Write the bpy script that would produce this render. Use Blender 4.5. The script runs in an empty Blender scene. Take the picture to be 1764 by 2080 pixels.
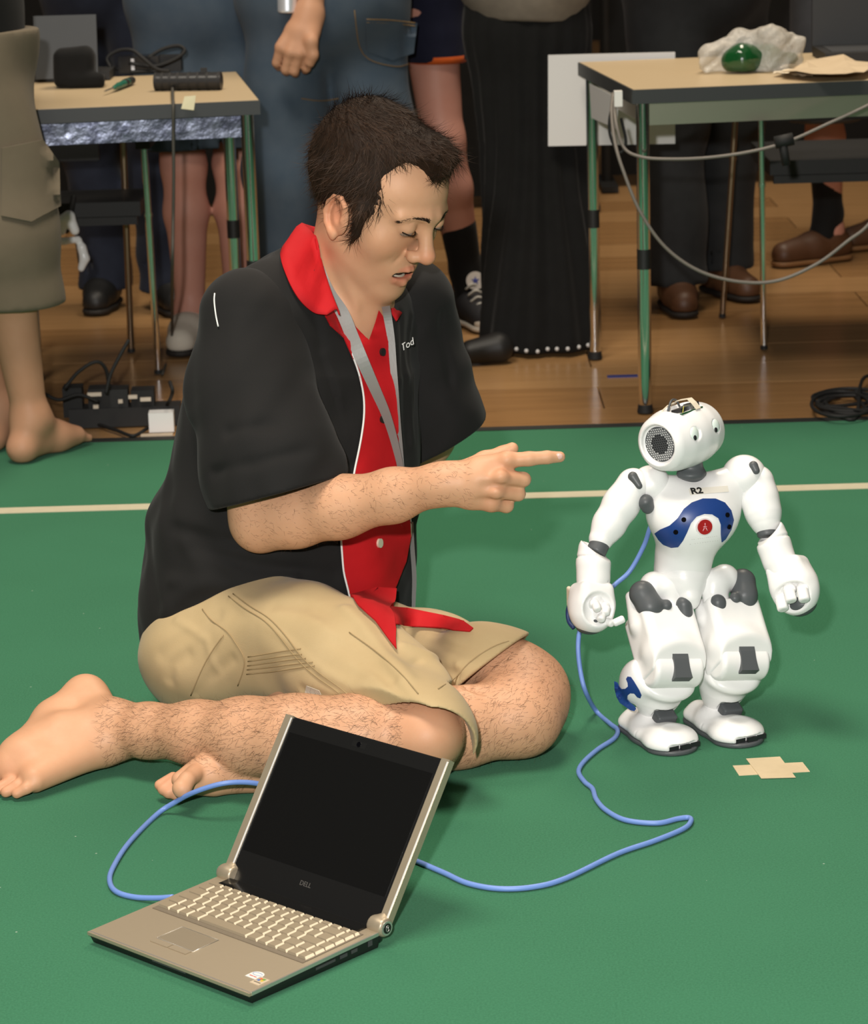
import bpy, bmesh, math, random
import numpy as np
from mathutils import Vector, Matrix
from mathutils.bvhtree import BVHTree

C = bpy.context.scene.collection
PI = math.pi
random.seed(7)
rng = np.random.default_rng(7)

# ------------------------------------------------------------------ camera
IMG_W, IMG_H = 1764, 2080
FPX = 5600.0                      # focal length in pixels of the 1764-wide frame
CAM_H = 1.36
PITCH = math.atan(1440 / FPX)
ROLL = math.radians(1.65)
cam_right0 = np.array([1.0, 0, 0]); cam_up0 = np.array([0, math.sin(PITCH), math.cos(PITCH)])
cam_fwd = np.array([0, math.cos(PITCH), -math.sin(PITCH)])
cam_right = math.cos(ROLL) * cam_right0 - math.sin(ROLL) * cam_up0
cam_up = math.cos(ROLL) * cam_up0 + math.sin(ROLL) * cam_right0
cam_pos = np.array([0, 0, CAM_H])
cd = bpy.data.cameras.new('camera'); cam = bpy.data.objects.new('camera', cd); C.objects.link(cam)
cd.sensor_fit = 'HORIZONTAL'; cd.sensor_width = 36.0; cd.lens = FPX / IMG_W * 36.0
m = Matrix.Identity(4)
for r in range(3):
    m[r][0], m[r][1], m[r][2], m[r][3] = cam_right[r], cam_up[r], -cam_fwd[r], cam_pos[r]
cam.matrix_world = m
cd.clip_start = 0.05; cd.clip_end = 100
cd.dof.use_dof = True; cd.dof.focus_distance = 3.78; cd.dof.aperture_fstop = 15.0
bpy.context.scene.camera = cam

# ------------------------------------------------------------------ light, exposure
sc = bpy.context.scene
sc.view_settings.view_transform = 'Standard'; sc.view_settings.look = 'None'
sc.view_settings.gamma = 1.0; sc.view_settings.use_curve_mapping = False
sc.view_settings.exposure = 0.0
world = bpy.data.worlds.new('hall_air'); sc.world = world; world.use_nodes = True
world.node_tree.nodes['Background'].inputs[0].default_value = (1.0, 0.90, 0.78, 1)
world.node_tree.nodes['Background'].inputs[1].default_value = 0.22

def lamp(name, kind, loc, power, color=(1, 1, 1), size=0.1, size_y=None, target=None, spot=None):
    d = bpy.data.lights.new(name, kind); o = bpy.data.objects.new(name, d); C.objects.link(o)
    o.location = loc; d.energy = power; d.color = color
    if kind == 'AREA':
        d.size = size
        if size_y: d.shape = 'RECTANGLE'; d.size_y = size_y
    else:
        d.shadow_soft_size = size
    if target is not None:
        o.rotation_euler = (Vector(target) - Vector(loc)).to_track_quat('-Z', 'Y').to_euler()
    if spot: d.spot_size = spot; d.spot_blend = 0.4
    return o
# the photographer's flash, held just above and left of the lens
lamp('camera_flash', 'SPOT', (-0.16, -0.02, 1.62), 590, (1.0, 0.97, 0.93), 0.045, target=(0.0, 4.6, 0.45), spot=math.radians(60))
# hall lamps high over the field and over the crowd
lamp('hall_lamp', 'AREA', (-1.0, 3.2, 5.6), 270, (1.0, 0.90, 0.76), 2.6, 1.2, target=(-0.3, 3.8, 0))
lamp('hall_lamp.001', 'AREA', (1.0, 7.6, 5.2), 180, (1.0, 0.86, 0.68), 2.4, 1.2, target=(0.8, 7.6, 0))

# ------------------------------------------------------------------ picture <-> place
def V(*a): return np.array(a, float)
def ray(px, py):
    return cam_fwd * FPX + cam_right * (px - IMG_W / 2) - cam_up * (py - IMG_H / 2)
def P(px, py, Y):                     # the point seen at a pixel, at distance Y down the hall
    d = ray(px, py); return cam_pos + d * (Y / d[1])
def G(px, py, z=0.0):                 # the point seen at a pixel, at height z
    d = ray(px, py); return cam_pos + d * ((z - CAM_H) / d[2])
def PROJ(p):
    q = np.asarray(p, float) - cam_pos
    z = q @ cam_fwd
    return (IMG_W / 2 + FPX * (q @ cam_right) / z, IMG_H / 2 - FPX * (q @ cam_up) / z)
# ------------------------------------------------------------------ materials
MATS = {}
def mat(name, col, rough=0.6, metal=0.0, var=None, bump=None, spec=0.5, coat=0.0, trans=0.0, sheen=0.0, sss=0.0, tint=None, emit=None, stretch=None, ior=1.45, alpha=1.0):
    """var = (scale, amount, second colour); bump = (scale, strength[, distance]); tint = colour attribute multiplied in"""
    if name in MATS: return MATS[name]
    M = bpy.data.materials.new(name); M.use_nodes = True; nt = M.node_tree; N = nt.nodes; L = nt.links
    b = N['Principled BSDF']
    c4 = (*col, 1)
    b.inputs['Base Color'].default_value = c4; b.inputs['Roughness'].default_value = rough
    b.inputs['Metallic'].default_value = metal; b.inputs['Specular IOR Level'].default_value = spec
    b.inputs['Coat Weight'].default_value = coat; b.inputs['Transmission Weight'].default_value = trans
    b.inputs['Sheen Weight'].default_value = sheen; b.inputs['IOR'].default_value = ior
    b.inputs['Alpha'].default_value = alpha
    if sss:
        b.inputs['Subsurface Weight'].default_value = sss; b.inputs['Subsurface Radius'].default_value = (0.010, 0.004, 0.002)
        b.inputs['Subsurface Scale'].default_value = 0.5
    tc = N.new('ShaderNodeTexCoord'); src = tc.outputs['Object']
    if stretch:
        mp = N.new('ShaderNodeMapping'); mp.inputs['Scale'].default_value = stretch; L.new(src, mp.inputs[0]); src = mp.outputs[0]
    out = None
    if var:
        n = N.new('ShaderNodeTexNoise'); n.inputs['Scale'].default_value = var[0]; n.inputs['Detail'].default_value = 5
        n.inputs['Roughness'].default_value = 0.6
        L.new(src, n.inputs['Vector'])
        rmp = N.new('ShaderNodeMapRange'); rmp.inputs[1].default_value = 0.3; rmp.inputs[2].default_value = 0.7
        rmp.inputs[3].default_value = 0; rmp.inputs[4].default_value = var[1]
        L.new(n.outputs[0], rmp.inputs[0])
        mx = N.new('ShaderNodeMix'); mx.data_type = 'RGBA'; mx.inputs[6].default_value = c4; mx.inputs[7].default_value = (*var[2], 1)
        L.new(rmp.outputs[0], mx.inputs[0]); out = mx.outputs[2]
    if tint:
        at = N.new('ShaderNodeAttribute'); at.attribute_name = tint
        mm = N.new('ShaderNodeMix'); mm.data_type = 'RGBA'; mm.blend_type = 'MULTIPLY'; mm.inputs[0].default_value = 1
        if out: L.new(out, mm.inputs[6])
        else: mm.inputs[6].default_value = c4
        L.new(at.outputs['Color'], mm.inputs[7]); out = mm.outputs[2]
    if out: L.new(out, b.inputs['Base Color'])
    if bump:
        n2 = N.new('ShaderNodeTexNoise'); n2.inputs['Scale'].default_value = bump[0]; n2.inputs['Detail'].default_value = 4
        L.new(src, n2.inputs['Vector'])
        bp = N.new('ShaderNodeBump'); bp.inputs['Strength'].default_value = bump[1]; bp.inputs['Distance'].default_value = bump[2] if len(bump) > 2 else 0.002
        L.new(n2.outputs[0], bp.inputs['Height']); L.new(bp.outputs[0], b.inputs['Normal'])
    if emit:
        b.inputs['Emission Color'].default_value = (*emit[0], 1); b.inputs['Emission Strength'].default_value = emit[1]
    MATS[name] = M
    return M

# ------------------------------------------------------------------ objects
def tag(o, label=None, cat=None, group=None, kind=None):
    if label: o['label'] = label
    if cat: o['category'] = cat
    if group: o['group'] = group
    if kind: o['kind'] = kind
    return o
def thing(name, label, cat, loc=(0, 0, 0), group=None):
    o = bpy.data.objects.new(name, None); C.objects.link(o); o.location = [float(v) for v in loc]; o.empty_display_size = 0.05
    return tag(o, label, cat, group)
def base_of(o):
    l = Vector((0, 0, 0))
    while o is not None: l = l + o.location; o = o.parent
    return l
def link(name, me, m=None, parent=None, smooth=True):
    """vertices are in hall coordinates; a child is shifted back by its parents' place"""
    o = bpy.data.objects.new(name, me); C.objects.link(o)
    if m is not None:
        for x in (m if isinstance(m, (list, tuple)) else [m]): me.materials.append(x)
    if parent is not None:
        o.parent = parent; o.location = -base_of(parent)
    if smooth: me.shade_smooth()
    return o
def obj(name, verts, faces, m=None, parent=None, smooth=True):
    me = bpy.data.meshes.new(name)
    me.from_pydata([tuple(map(float, v)) for v in verts], [], [tuple(map(int, f)) for f in faces]); me.update()
    return link(name, me, m, parent, smooth)
def bobj(name, bm, m=None, parent=None, smooth=False, bevel=0.0, seg=2, angle=35):
    if bevel:
        bmesh.ops.bevel(bm, geom=[e for e in bm.edges if e.is_manifold and e.calc_face_angle(0) > math.radians(angle)], offset=bevel, segments=seg, affect='EDGES', profile=0.5, clamp_overlap=True)
    bmesh.ops.recalc_face_normals(bm, faces=bm.faces)
    me = bpy.data.meshes.new(name); bm.to_mesh(me); bm.free()
    o = link(name, me, m, parent, False)
    if smooth or bevel: smooth_by_angle(me, 40)
    return o
def smooth_by_angle(me, deg):
    me.shade_smooth()
    bm = bmesh.new(); bm.from_mesh(me); lim = math.radians(deg)
    for e in bm.edges: e.smooth = e.calc_face_angle(0) < lim
    bm.to_mesh(me); bm.free()

def frame(fwd, up=(0, 0, 1)):
    """columns: right, forward, up"""
    f = np.asarray(fwd, float); f = f / np.linalg.norm(f)
    r = np.cross(f, np.asarray(up, float)); r /= np.linalg.norm(r); u = np.cross(r, f)
    return np.stack([r, f, u], 1)
def box_bm(c, h, R=None, bm=None):
    """box of half sizes h about c, axes = columns of R"""
    bm = bm or bmesh.new(); R = np.eye(3) if R is None else np.asarray(R)
    vs = [bm.verts.new(tuple(np.asarray(c) + R @ (np.asarray(h) * s))) for s in
          ([-1,-1,-1],[1,-1,-1],[1,1,-1],[-1,1,-1],[-1,-1,1],[1,-1,1],[1,1,1],[-1,1,1])]
    for f in ((0,3,2,1),(4,5,6,7),(0,1,5,4),(1,2,6,5),(2,3,7,6),(3,0,4,7)): bm.faces.new([vs[i] for i in f])
    return bm
def cyl_bm(a, b, ra, rb=None, n=24, bm=None, caps=True):
    bm = bm or bmesh.new(); rb = ra if rb is None else rb
    a = np.asarray(a, float); b = np.asarray(b, float); R = frame(b - a, (0.13, 0.31, 0.94) if abs((b - a)[2]) > 1e-6 and abs((b-a)[0]) + abs((b-a)[1]) < 1e-6 else (0, 0, 1))
    rings = []
    for c, r in ((a, ra), (b, rb)):
        rings.append([bm.verts.new(tuple(c + R[:, 0] * r * math.cos(t) + R[:, 2] * r * math.sin(t))) for t in np.linspace(0, 2 * PI, n, endpoint=False)])
    for i in range(n): bm.faces.new([rings[0][i], rings[0][(i + 1) % n], rings[1][(i + 1) % n], rings[1][i]])
    if caps: bm.faces.new(rings[0][::-1]); bm.faces.new(rings[1])
    return bm
def spline(pts, per=8, closed=False):
    p = np.asarray(pts, float); n = len(p); out = []
    g = (lambda i: p[i % n]) if closed else (lambda i: p[0] * 2 - p[1] if i < 0 else (p[-1] * 2 - p[-2] if i >= n else p[i]))
    for i in range(n if closed else n - 1):
        p0, p1, p2, p3 = g(i - 1), g(i), g(i + 1), g(i + 2)
        for t in np.linspace(0, 1, per, endpoint=False):
            out.append(0.5 * (2 * p1 + (p2 - p0) * t + (2 * p0 - 5 * p1 + 4 * p2 - p3) * t * t + (3 * p1 - p0 - 3 * p2 + p3) * t ** 3))
    if not closed: out.append(p[-1])
    return np.array(out)
def tube_data(path, r, n=10, closed=False):
    path = np.asarray(path, float); K = len(path)
    r = np.full(K, r) if np.isscalar(r) else np.asarray(r, float)
    tan = np.gradient(path, axis=0)
    if closed: tan = np.roll(path, -1, 0) - np.roll(path, 1, 0)
    tan /= np.linalg.norm(tan, axis=1)[:, None] + 1e-12
    u = np.cross(tan[0], (0.2, 0.3, 0.93)); u /= np.linalg.norm(u); V_, F_ = [], []
    for i in range(K):
        u = u - tan[i] * (u @ tan[i]); u /= np.linalg.norm(u); w = np.cross(tan[i], u)
        for t in np.linspace(0, 2 * PI, n, endpoint=False): V_.append(path[i] + r[i] * (u * math.cos(t) + w * math.sin(t)))
    for i in range(K if closed else K - 1):
        j = (i + 1) % K
        for q in range(n): F_.append((i * n + q, i * n + (q + 1) % n, j * n + (q + 1) % n, j * n + q))
    if not closed: F_.append(tuple(range(n))[::-1]); F_.append(tuple(range((K - 1) * n, K * n)))
    return V_, F_
def tube(name, path, r, m, parent=None, n=10, closed=False):
    v, f = tube_data(path, r, n, closed); return obj(name, v, f, m, parent)
def text_obj(name, s, R, o, size, m, parent, depth=0.0004, shear=0.0, on=None, bold=0.0):
    """raised lettering: R columns = (along, up, out), o = lower-left corner; on(p) settles it on a surface"""
    cu = bpy.data.curves.new(name, 'FONT'); cu.body = s; cu.size = size; cu.extrude = depth; cu.shear = shear; cu.resolution_u = 3; cu.offset = bold
    t = bpy.data.objects.new(name, cu); C.objects.link(t)
    dg = bpy.context.evaluated_depsgraph_get(); me = bpy.data.meshes.new_from_object(t.evaluated_get(dg))
    bpy.data.objects.remove(t); bpy.data.curves.remove(cu)
    R = np.asarray(R)
    for v in me.vertices:
        c = np.array(v.co); p = np.asarray(o) + R[:, 0] * c[0] + R[:, 1] * c[1] + R[:, 2] * c[2]
        if on is not None: p = on(np.asarray(o) + R[:, 0] * c[0] + R[:, 1] * c[1]) + R[:, 2] * (c[2] + depth)
        v.co = p
    return link(name, me, m, parent, False)

# ------------------------------------------------------------------ soft solids: blended distance fields meshed on a lattice
def A3(p): return np.asarray(p, np.float32)
def _unit(v): v = np.asarray(v, float); return v / np.linalg.norm(v)
class Soft:
    def __init__(s, res): s.res = res; s.ops = []
    def _put(s, op, k, fn, lo, hi): s.ops.append((op, k, fn, A3(lo), A3(hi))); return s
    def cone(s, a, b, ra, rb=None, k=0.02, op='+', flat=None):
        rb = ra if rb is None else rb
        a = A3(a); b = A3(b); ba = b - a; l2 = float(ba @ ba) + 1e-12; fl = None
        if flat is not None: fl = (A3(_unit(flat[0])), 1.0 / flat[1] - 1.0, max(1.0, flat[1]))
        def fn(p):
            pa = p - a; t = np.clip(pa @ ba / l2, 0, 1); v = pa - t[:, None] * ba; r = ra + (rb - ra) * t
            d = np.sqrt((v * v).sum(1))
            if fl is None: return d - r
            w = v + (v @ fl[0])[:, None] * (fl[0] * fl[1]); dw = np.sqrt((w * w).sum(1)) + 1e-9
            return (dw - r) * np.where(d > 1e-6, d / dw, 1.0)
        R = max(ra, rb) * (fl[2] if fl else 1)
        return s._put(op, k, fn, np.minimum(a, b) - R, np.maximum(a, b) + R)
    def chain(s, pts, rs, k=0.02, op='+', flat=None):
        for i in range(len(pts) - 1): s.cone(pts[i], pts[i + 1], rs[i], rs[i + 1], k if i == 0 else min(k, 0.6 * min(rs[i], rs[i+1])), op, flat)
        return s
    def ell(s, c, r, R=None, k=0.02, op='+'):
        c = A3(c); r = A3(r); R = np.eye(3, dtype=np.float32) if R is None else A3(R)
        def fn(p):
            q = (p - c) @ R; k0 = np.sqrt(((q / r) ** 2).sum(1)); k1 = np.sqrt(((q / (r * r)) ** 2).sum(1)) + 1e-9
            return k0 * (k0 - 1) / k1
        h = np.abs(R) @ r
        return s._put(op, k, fn, c - h, c + h)
    def box(s, c, h, R=None, rnd=0.004, k=0.004, op='+', taper=None):
        """taper = (axis, other axis, slope): half size along 'other axis' changes along 'axis'"""
        c = A3(c); h = A3(h); R = np.eye(3, dtype=np.float32) if R is None else A3(R)
        def fn(p):
            q = (p - c) @ R
            if taper is not None:
                q = q.copy(); q[:, taper[1]] = q[:, taper[1]] / np.clip(1 + taper[2] * q[:, taper[0]] / h[taper[0]], 0.15, 4)
            q = np.abs(q) - (h - rnd)
            return np.sqrt((np.maximum(q, 0) ** 2).sum(1)) + np.minimum(q.max(1), 0) - rnd
        e = np.abs(R) @ (h * (1.8 if taper is not None else 1.0))
        return s._put(op, k, fn, c - e, c + e)
    def cyl(s, a, b, r, rnd=0.003, k=0.003, op='+'):
        a = A3(a); b = A3(b); c = (a + b) / 2; ax = b - a; hl = float(np.linalg.norm(ax)) / 2; ax = ax / (2 * hl)
        def fn(p):
            q = p - c; y = q @ ax; x = np.sqrt(np.maximum((q * q).sum(1) - y * y, 0))
            dx = x - r + rnd; dy = np.abs(y) - hl + rnd
            return np.sqrt(np.maximum(dx, 0) ** 2 + np.maximum(dy, 0) ** 2) + np.minimum(np.maximum(dx, dy), 0) - rnd
        e = np.abs(ax) * hl + r * np.sqrt(np.maximum(1 - ax * ax, 0)) + 1e-4
        return s._put(op, k, fn, c - e, c + e)
    def sub(s, other, k=0.004, op='+'):
        """join another soft solid as one piece"""
        lo = np.min([o[3] for o in other.ops if o[0] == '+'], 0); hi = np.max([o[4] for o in other.ops if o[0] == '+'], 0)
        def fn(p):
            l, u = p.min(0), p.max(0)
            near = [o for o in other.ops if np.all(o[3] - o[1] - .03 < u) and np.all(o[4] + o[1] + .03 > l)]
            return other.val(p, near) if near else np.full(len(p), 1.0, np.float32)
        return s._put(op, k, fn, lo, hi)
    def plane(s, c, n, k=0.002):
        """cut away what lies on the side the normal points to"""
        c = A3(c); n = A3(_unit(n)); return s._put('&', k, lambda p: (p - c) @ n, [-99] * 3, [99] * 3)
    def crease(s, pts, w, depth, k=0):
        """groove (depth > 0) or ridge (depth < 0) along a polyline"""
        pts = [A3(p) for p in pts]
        def fn(p):
            m_ = None
            for a, b in zip(pts[:-1], pts[1:]):
                ba = b - a; t = np.clip((p - a) @ ba / (float(ba @ ba) + 1e-12), 0, 1); v = p - a - t[:, None] * ba
                d = (v * v).sum(1); m_ = d if m_ is None else np.minimum(m_, d)
            return depth * np.exp(-m_ / (w * w))
        q = np.array(pts); return s._put('d', 0, fn, q.min(0) - 2.5 * w, q.max(0) + 2.5 * w)
    def field(s, fn, lo, hi): return s._put('d', 0, fn, lo, hi)
    def val(s, p, ops=None):
        F = np.full(len(p), 1.0, np.float32)
        for op, k, fn, lo, hi in (s.ops if ops is None else ops):
            d = fn(p).astype(np.float32)
            if op == 'd': F += d; continue
            if op == '-': d = -d
            if op == '+':
                F = np.minimum(F, d) - (np.maximum(k - np.abs(F - d), 0) ** 2 / (4 * k) if k > 0 else 0)
            else:
                F = np.maximum(F, d) + (np.maximum(k - np.abs(F - d), 0) ** 2 / (4 * k) if k > 0 else 0)
        return F
    def mesh(s, smooth=1):
        h = s.res; B = 32
        lo = np.min([o[3] for o in s.ops if o[0] == '+'], 0) - 0.012; hi = np.max([o[4] for o in s.ops if o[0] == '+'], 0) + 0.012
        b0 = np.floor(lo / h / B).astype(int); b1 = np.ceil(hi / h / B).astype(int)
        OFF = 1 << 20
        def cid(i, j, k): return ((i + OFF).astype(np.int64) << 42) | ((j + OFF).astype(np.int64) << 21) | (k + OFF).astype(np.int64)
        ids, vs, quads = [], [], []
        ar = np.arange(B + 1); g3 = np.stack(np.meshgrid(ar, ar, ar, indexing='ij'), -1).reshape(-1, 3)
        cs = np.linspace(0, B, 6); c3 = np.stack(np.meshgrid(cs, cs, cs, indexing='ij'), -1).reshape(-1, 3)
        blo_all = A3([o[3] for o in s.ops]); bhi_all = A3([o[4] for o in s.ops]); kk = A3([o[1] for o in s.ops])
        for bi in range(b0[0], b1[0] + 1):
            for bj in range(b0[1], b1[1] + 1):
                for bk in range(b0[2], b1[2] + 1):
                    o = np.array([bi, bj, bk]) * B
                    l = o * h; u = (o + B) * h; mg = kk[:, None] + 3 * h + 0.004
                    near = np.all((blo_all - mg < u) & (bhi_all + mg > l), 1)
                    if not any(near[i] and s.ops[i][0] == '+' for i in range(len(near))): continue
                    ops = [s.ops[i] for i in range(len(near)) if near[i]]
                    cf = s.val(A3((o + c3) * h), ops)
                    if np.abs(cf).min() > h * B / 5 * 1.3: continue
                    F = s.val(A3((o + g3) * h), ops).reshape(B + 1, B + 1, B + 1)
                    S = F < 0
                    if S.all() or not S.any(): continue
                    c = [S[a:B + a, b:B + b, d:B + d] for a in (0, 1) for b in (0, 1) for d in (0, 1)]
                    sm = sum(x.astype(np.int8) for x in c); act = (sm > 0) & (sm < 8)
                    I, J, K = np.nonzero(act)
                    if len(I):
                        acc = np.zeros((len(I), 3)); cnt = np.zeros(len(I))
                        for ax in range(3):
                            o1, o2 = [(1, 2), (0, 2), (0, 1)][ax]
                            for s1 in (0, 1):
                                for s2 in (0, 1):
                                    a = np.stack([I, J, K], 1); a[:, o1] += s1; a[:, o2] += s2; b = a.copy(); b[:, ax] += 1
                                    fa = F[a[:, 0], a[:, 1], a[:, 2]]; fb = F[b[:, 0], b[:, 1], b[:, 2]]
                                    x = (fa < 0) != (fb < 0); t = np.where(x, fa / np.where(x, fa - fb, 1), 0)
                                    p = a.astype(float); p[:, ax] += t; acc += p * x[:, None]; cnt += x
                        ids.append(cid(I + o[0], J + o[1], K + o[2])); vs.append((acc / cnt[:, None] + o) * h)
                    for ax in range(3):
                        sl = [slice(0, B)] * 3; s2 = list(sl); s2[ax] = slice(1, B + 1)
                        Sa = S[tuple(sl)]; Sb = S[tuple(s2)]
                        E = np.stack(np.nonzero(Sa != Sb), 1)
                        if not len(E): continue
                        fl = Sa[E[:, 0], E[:, 1], E[:, 2]]; E = E + o; o1, o2 = [(1, 2), (2, 0), (0, 1)][ax]
                        q = []
                        for d1, d2 in ((-1, -1), (0, -1), (0, 0), (-1, 0)):
                            e = E.copy(); e[:, o1] += d1; e[:, o2] += d2; q.append(cid(e[:, 0], e[:, 1], e[:, 2]))
                        q = np.stack(q, 1); q[~fl] = q[~fl][:, ::-1]; quads.append(q)
        ids = np.concatenate(ids); vs = np.concatenate(vs); Q = np.concatenate(quads)
        od = np.argsort(ids); ids = ids[od]; vs = vs[od]
        ix = np.searchsorted(ids, Q); ix[ix >= len(ids)] = 0
        ok = (ids[ix] == Q).all(1); ix = ix[ok]
        for _ in range(smooth):
            e = np.concatenate([ix[:, [0, 1]], ix[:, [1, 2]], ix[:, [2, 3]], ix[:, [3, 0]]])
            n = np.bincount(e[:, 0], minlength=len(vs)) + np.bincount(e[:, 1], minlength=len(vs)); n = np.maximum(n, 1)
            av = np.stack([np.bincount(e[:, 0], vs[e[:, 1], a], len(vs)) + np.bincount(e[:, 1], vs[e[:, 0], a], len(vs)) for a in range(3)], 1) / n[:, None]
            vs = vs * 0.4 + av * 0.6
        return vs, ix
    def obj(s, name, m, parent=None, smooth=1, tint=None, facemat=None):
        vs, ix = s.mesh(smooth)
        me = bpy.data.meshes.new(name); me.vertices.add(len(vs)); me.vertices.foreach_set('co', vs.astype(np.float32).ravel())
        me.loops.add(ix.size); me.loops.foreach_set('vertex_index', ix.astype(np.int32).ravel())
        me.polygons.add(len(ix)); me.polygons.foreach_set('loop_start', np.arange(0, ix.size, 4, dtype=np.int32))
        me.update(calc_edges=True); me.validate()
        o = link(name, me, m, parent, True)
        if tint is not None:
            a = me.color_attributes.new('tint', 'FLOAT_COLOR', 'POINT'); c = np.ones((len(vs), 4), np.float32); c[:, :3] = tint(vs); a.data.foreach_set('color', c.ravel())
        if facemat is not None:
            ctr = vs[ix].mean(1); me.polygons.foreach_set('material_index', facemat(ctr).astype(np.int32))
        return o
def bvh_of(*obs):
    V_, F_ = [], []
    for o in obs:
        b = base_of(o); n0 = len(V_)
        V_ += [tuple(v.co + b) for v in o.data.vertices]; F_ += [[i + n0 for i in p.vertices] for p in o.data.polygons]
    return BVHTree.FromPolygons(V_, F_)
def hit(bv, px, py, default=None):
    """where the line of sight through a pixel meets a surface: point and normal"""
    d = Vector(ray(px, py)).normalized(); h = bv.ray_cast(Vector(cam_pos), d)
    if h[0] is None: return default
    n = h[1] if h[1].dot(d) < 0 else -h[1]
    return np.array(h[0]), np.array(n)
def patch(name, bv, outline, step, lift, thick, m, parent, relax=0):
    """a sheet lying on a surface: the outlined region laid on it, lifted along the normals, with thickness and a closed rim"""
    poly = np.asarray(outline, float); lo = poly.min(0); hi = poly.max(0)
    bm = bmesh.new(); vv = [bm.verts.new((p[0], p[1], 0)) for p in poly]; bm.faces.new(vv)
    for ax in (0, 1):
        for c in np.arange(lo[ax] + step, hi[ax], step):
            n = Vector((1, 0, 0)) if ax == 0 else Vector((0, 1, 0)); co = Vector((c, 0, 0)) if ax == 0 else Vector((0, c, 0))
            bmesh.ops.bisect_plane(bm, geom=bm.verts[:] + bm.edges[:] + bm.faces[:], plane_co=co, plane_no=n)
    bm.verts.index_update()
    pts = []
    ok = []
    for v in bm.verts:
        h = hit(bv, v.co.x, v.co.y); ok.append(h is not None); pts.append(h)
    good = [p[0] for p in pts if p is not None]
    if not good: bm.free(); return None
    # where the sight line misses (edge just off the surface) take the depth of the nearest good one
    px = np.array([(v.co.x, v.co.y) for v in bm.verts]); gi = np.array([i for i, q in enumerate(ok) if q])
    for i, q in enumerate(ok):
        if not q:
            j = gi[np.argmin(((px[gi] - px[i]) ** 2).sum(1))]; Yd = pts[j][0][1]; pts[i] = (P(px[i][0], px[i][1], Yd), pts[j][1])
    n = len(pts); nb = np.array([p[1] for p in pts]); pos = np.array([p[0] for p in pts])
    nei = [[e.other_vert(v).index for e in v.link_edges] for v in bm.verts]
    for _ in range(3):
        nb = np.array([nb[i] + nb[nei[i]].mean(0) for i in range(n)]); nb /= np.linalg.norm(nb, axis=1)[:, None] + 1e-9
    if relax:                                                         # let the cloth bridge hollows instead of dropping into them
        dirs = np.array([_unit(q - cam_pos) for q in pos]); t0 = ((pos - cam_pos) * dirs).sum(1); t = t0.copy()
        for _ in range(relax): t = np.minimum(np.array([(t[i] + t[nei[i]].mean()) / 2 for i in range(n)]), t0)
        pos = cam_pos + dirs * t[:, None]
    faces = [[v.index for v in f.verts] for f in bm.faces]; rim = [(e.verts[0].index, e.verts[1].index, e.link_loops[0].vert.index) for e in bm.edges if e.is_boundary]
    bm.free()
    top = pos + nb * (lift + thick); bot = pos + nb * lift
    F_ = faces + [[i + n for i in f[::-1]] for f in faces]
    for a, b, first in rim: F_.append((a, b, b + n, a + n) if first != a else (b, a, a + n, b + n))
    o = obj(name, list(top) + list(bot), F_, m, parent, False)
    bm = bmesh.new(); bm.from_mesh(o.data); bmesh.ops.recalc_face_normals(bm, faces=bm.faces); bm.to_mesh(o.data); bm.free(); smooth_by_angle(o.data, 60)
    return o
# ------------------------------------------------------------------ the hall
WOOD = mat('floor_wood', (0.34, 0.185, 0.075), 0.22, var=(3.0, 0.55, (0.20, 0.10, 0.038)), bump=(30, 0.04), spec=0.5, stretch=(0.6, 9, 1))
WOOD2 = mat('floor_wood_pale', (0.40, 0.23, 0.10), 0.24, var=(3.0, 0.5, (0.27, 0.14, 0.055)), bump=(30, 0.08), spec=0.5, stretch=(0.6, 9, 1))
DARKW = mat('hall_black', (0.010, 0.010, 0.010), 0.9, var=(2, 0.5, (0.018, 0.017, 0.016)))
def slab(name, lo, hi, m, parent=None, bevel=0):
    lo = np.asarray(lo, float); hi = np.asarray(hi, float)
    return bobj(name, box_bm((lo + hi) / 2, (hi - lo) / 2), m, parent, bevel=bevel)
fl = tag(slab('floor', (-4.5, -1.5, -0.30), (4.5, 16.2, -0.018), mat('floor_underlay', (0.05, 0.03, 0.015), 0.8)), kind='structure')
k = 0
pl_me = {}
def plank(x0, x1, y0, y1, m):
    g = 0.0018; w = round(x1 - x0, 3); d = round(y1 - y0, 3); key = (w, d, m.name)
    if key not in pl_me:
        o = slab('plank', (-w / 2 + g, -d / 2 + g, -0.0178), (w / 2 - g, d / 2 - g, -0.004), m, fl, 0.0012); pl_me[key] = o.data
    else:
        o = bpy.data.objects.new('plank', pl_me[key]); C.objects.link(o); o.parent = fl
    o.location = (Vector(((x0 + x1) / 2, (y0 + y1) / 2, 0)) - fl.location)
row = 0
y = 5.5
while y < 16.0:
    d = 0.24 if y < 9.4 else 1.65
    x = -4.4 if row % 2 else -3.6
    if d > 1: plank(-4.4, 4.4, y, y + d, (WOOD, WOOD2)[row % 2])
    else:
        if not row % 2: plank(-4.4, -3.6, y, y + d, WOOD)
        while x < 4.39:
            w = min(1.6, 4.4 - x); plank(x, x + w, y, y + d, (WOOD, WOOD2)[int(rng.integers(2))]); x += w
    y += d; row += 1
tag(slab('wall_back', (-4.5, 16.2, -0.3), (4.5, 16.4, 6.5), DARKW), kind='structure')
tag(slab('wall_left', (-4.7, -1.5, -0.3), (-4.5, 16.4, 6.5), DARKW), kind='structure')
tag(slab('wall_right', (4.5, -1.5, -0.3), (4.7, 16.4, 6.5), DARKW), kind='structure')

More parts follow.
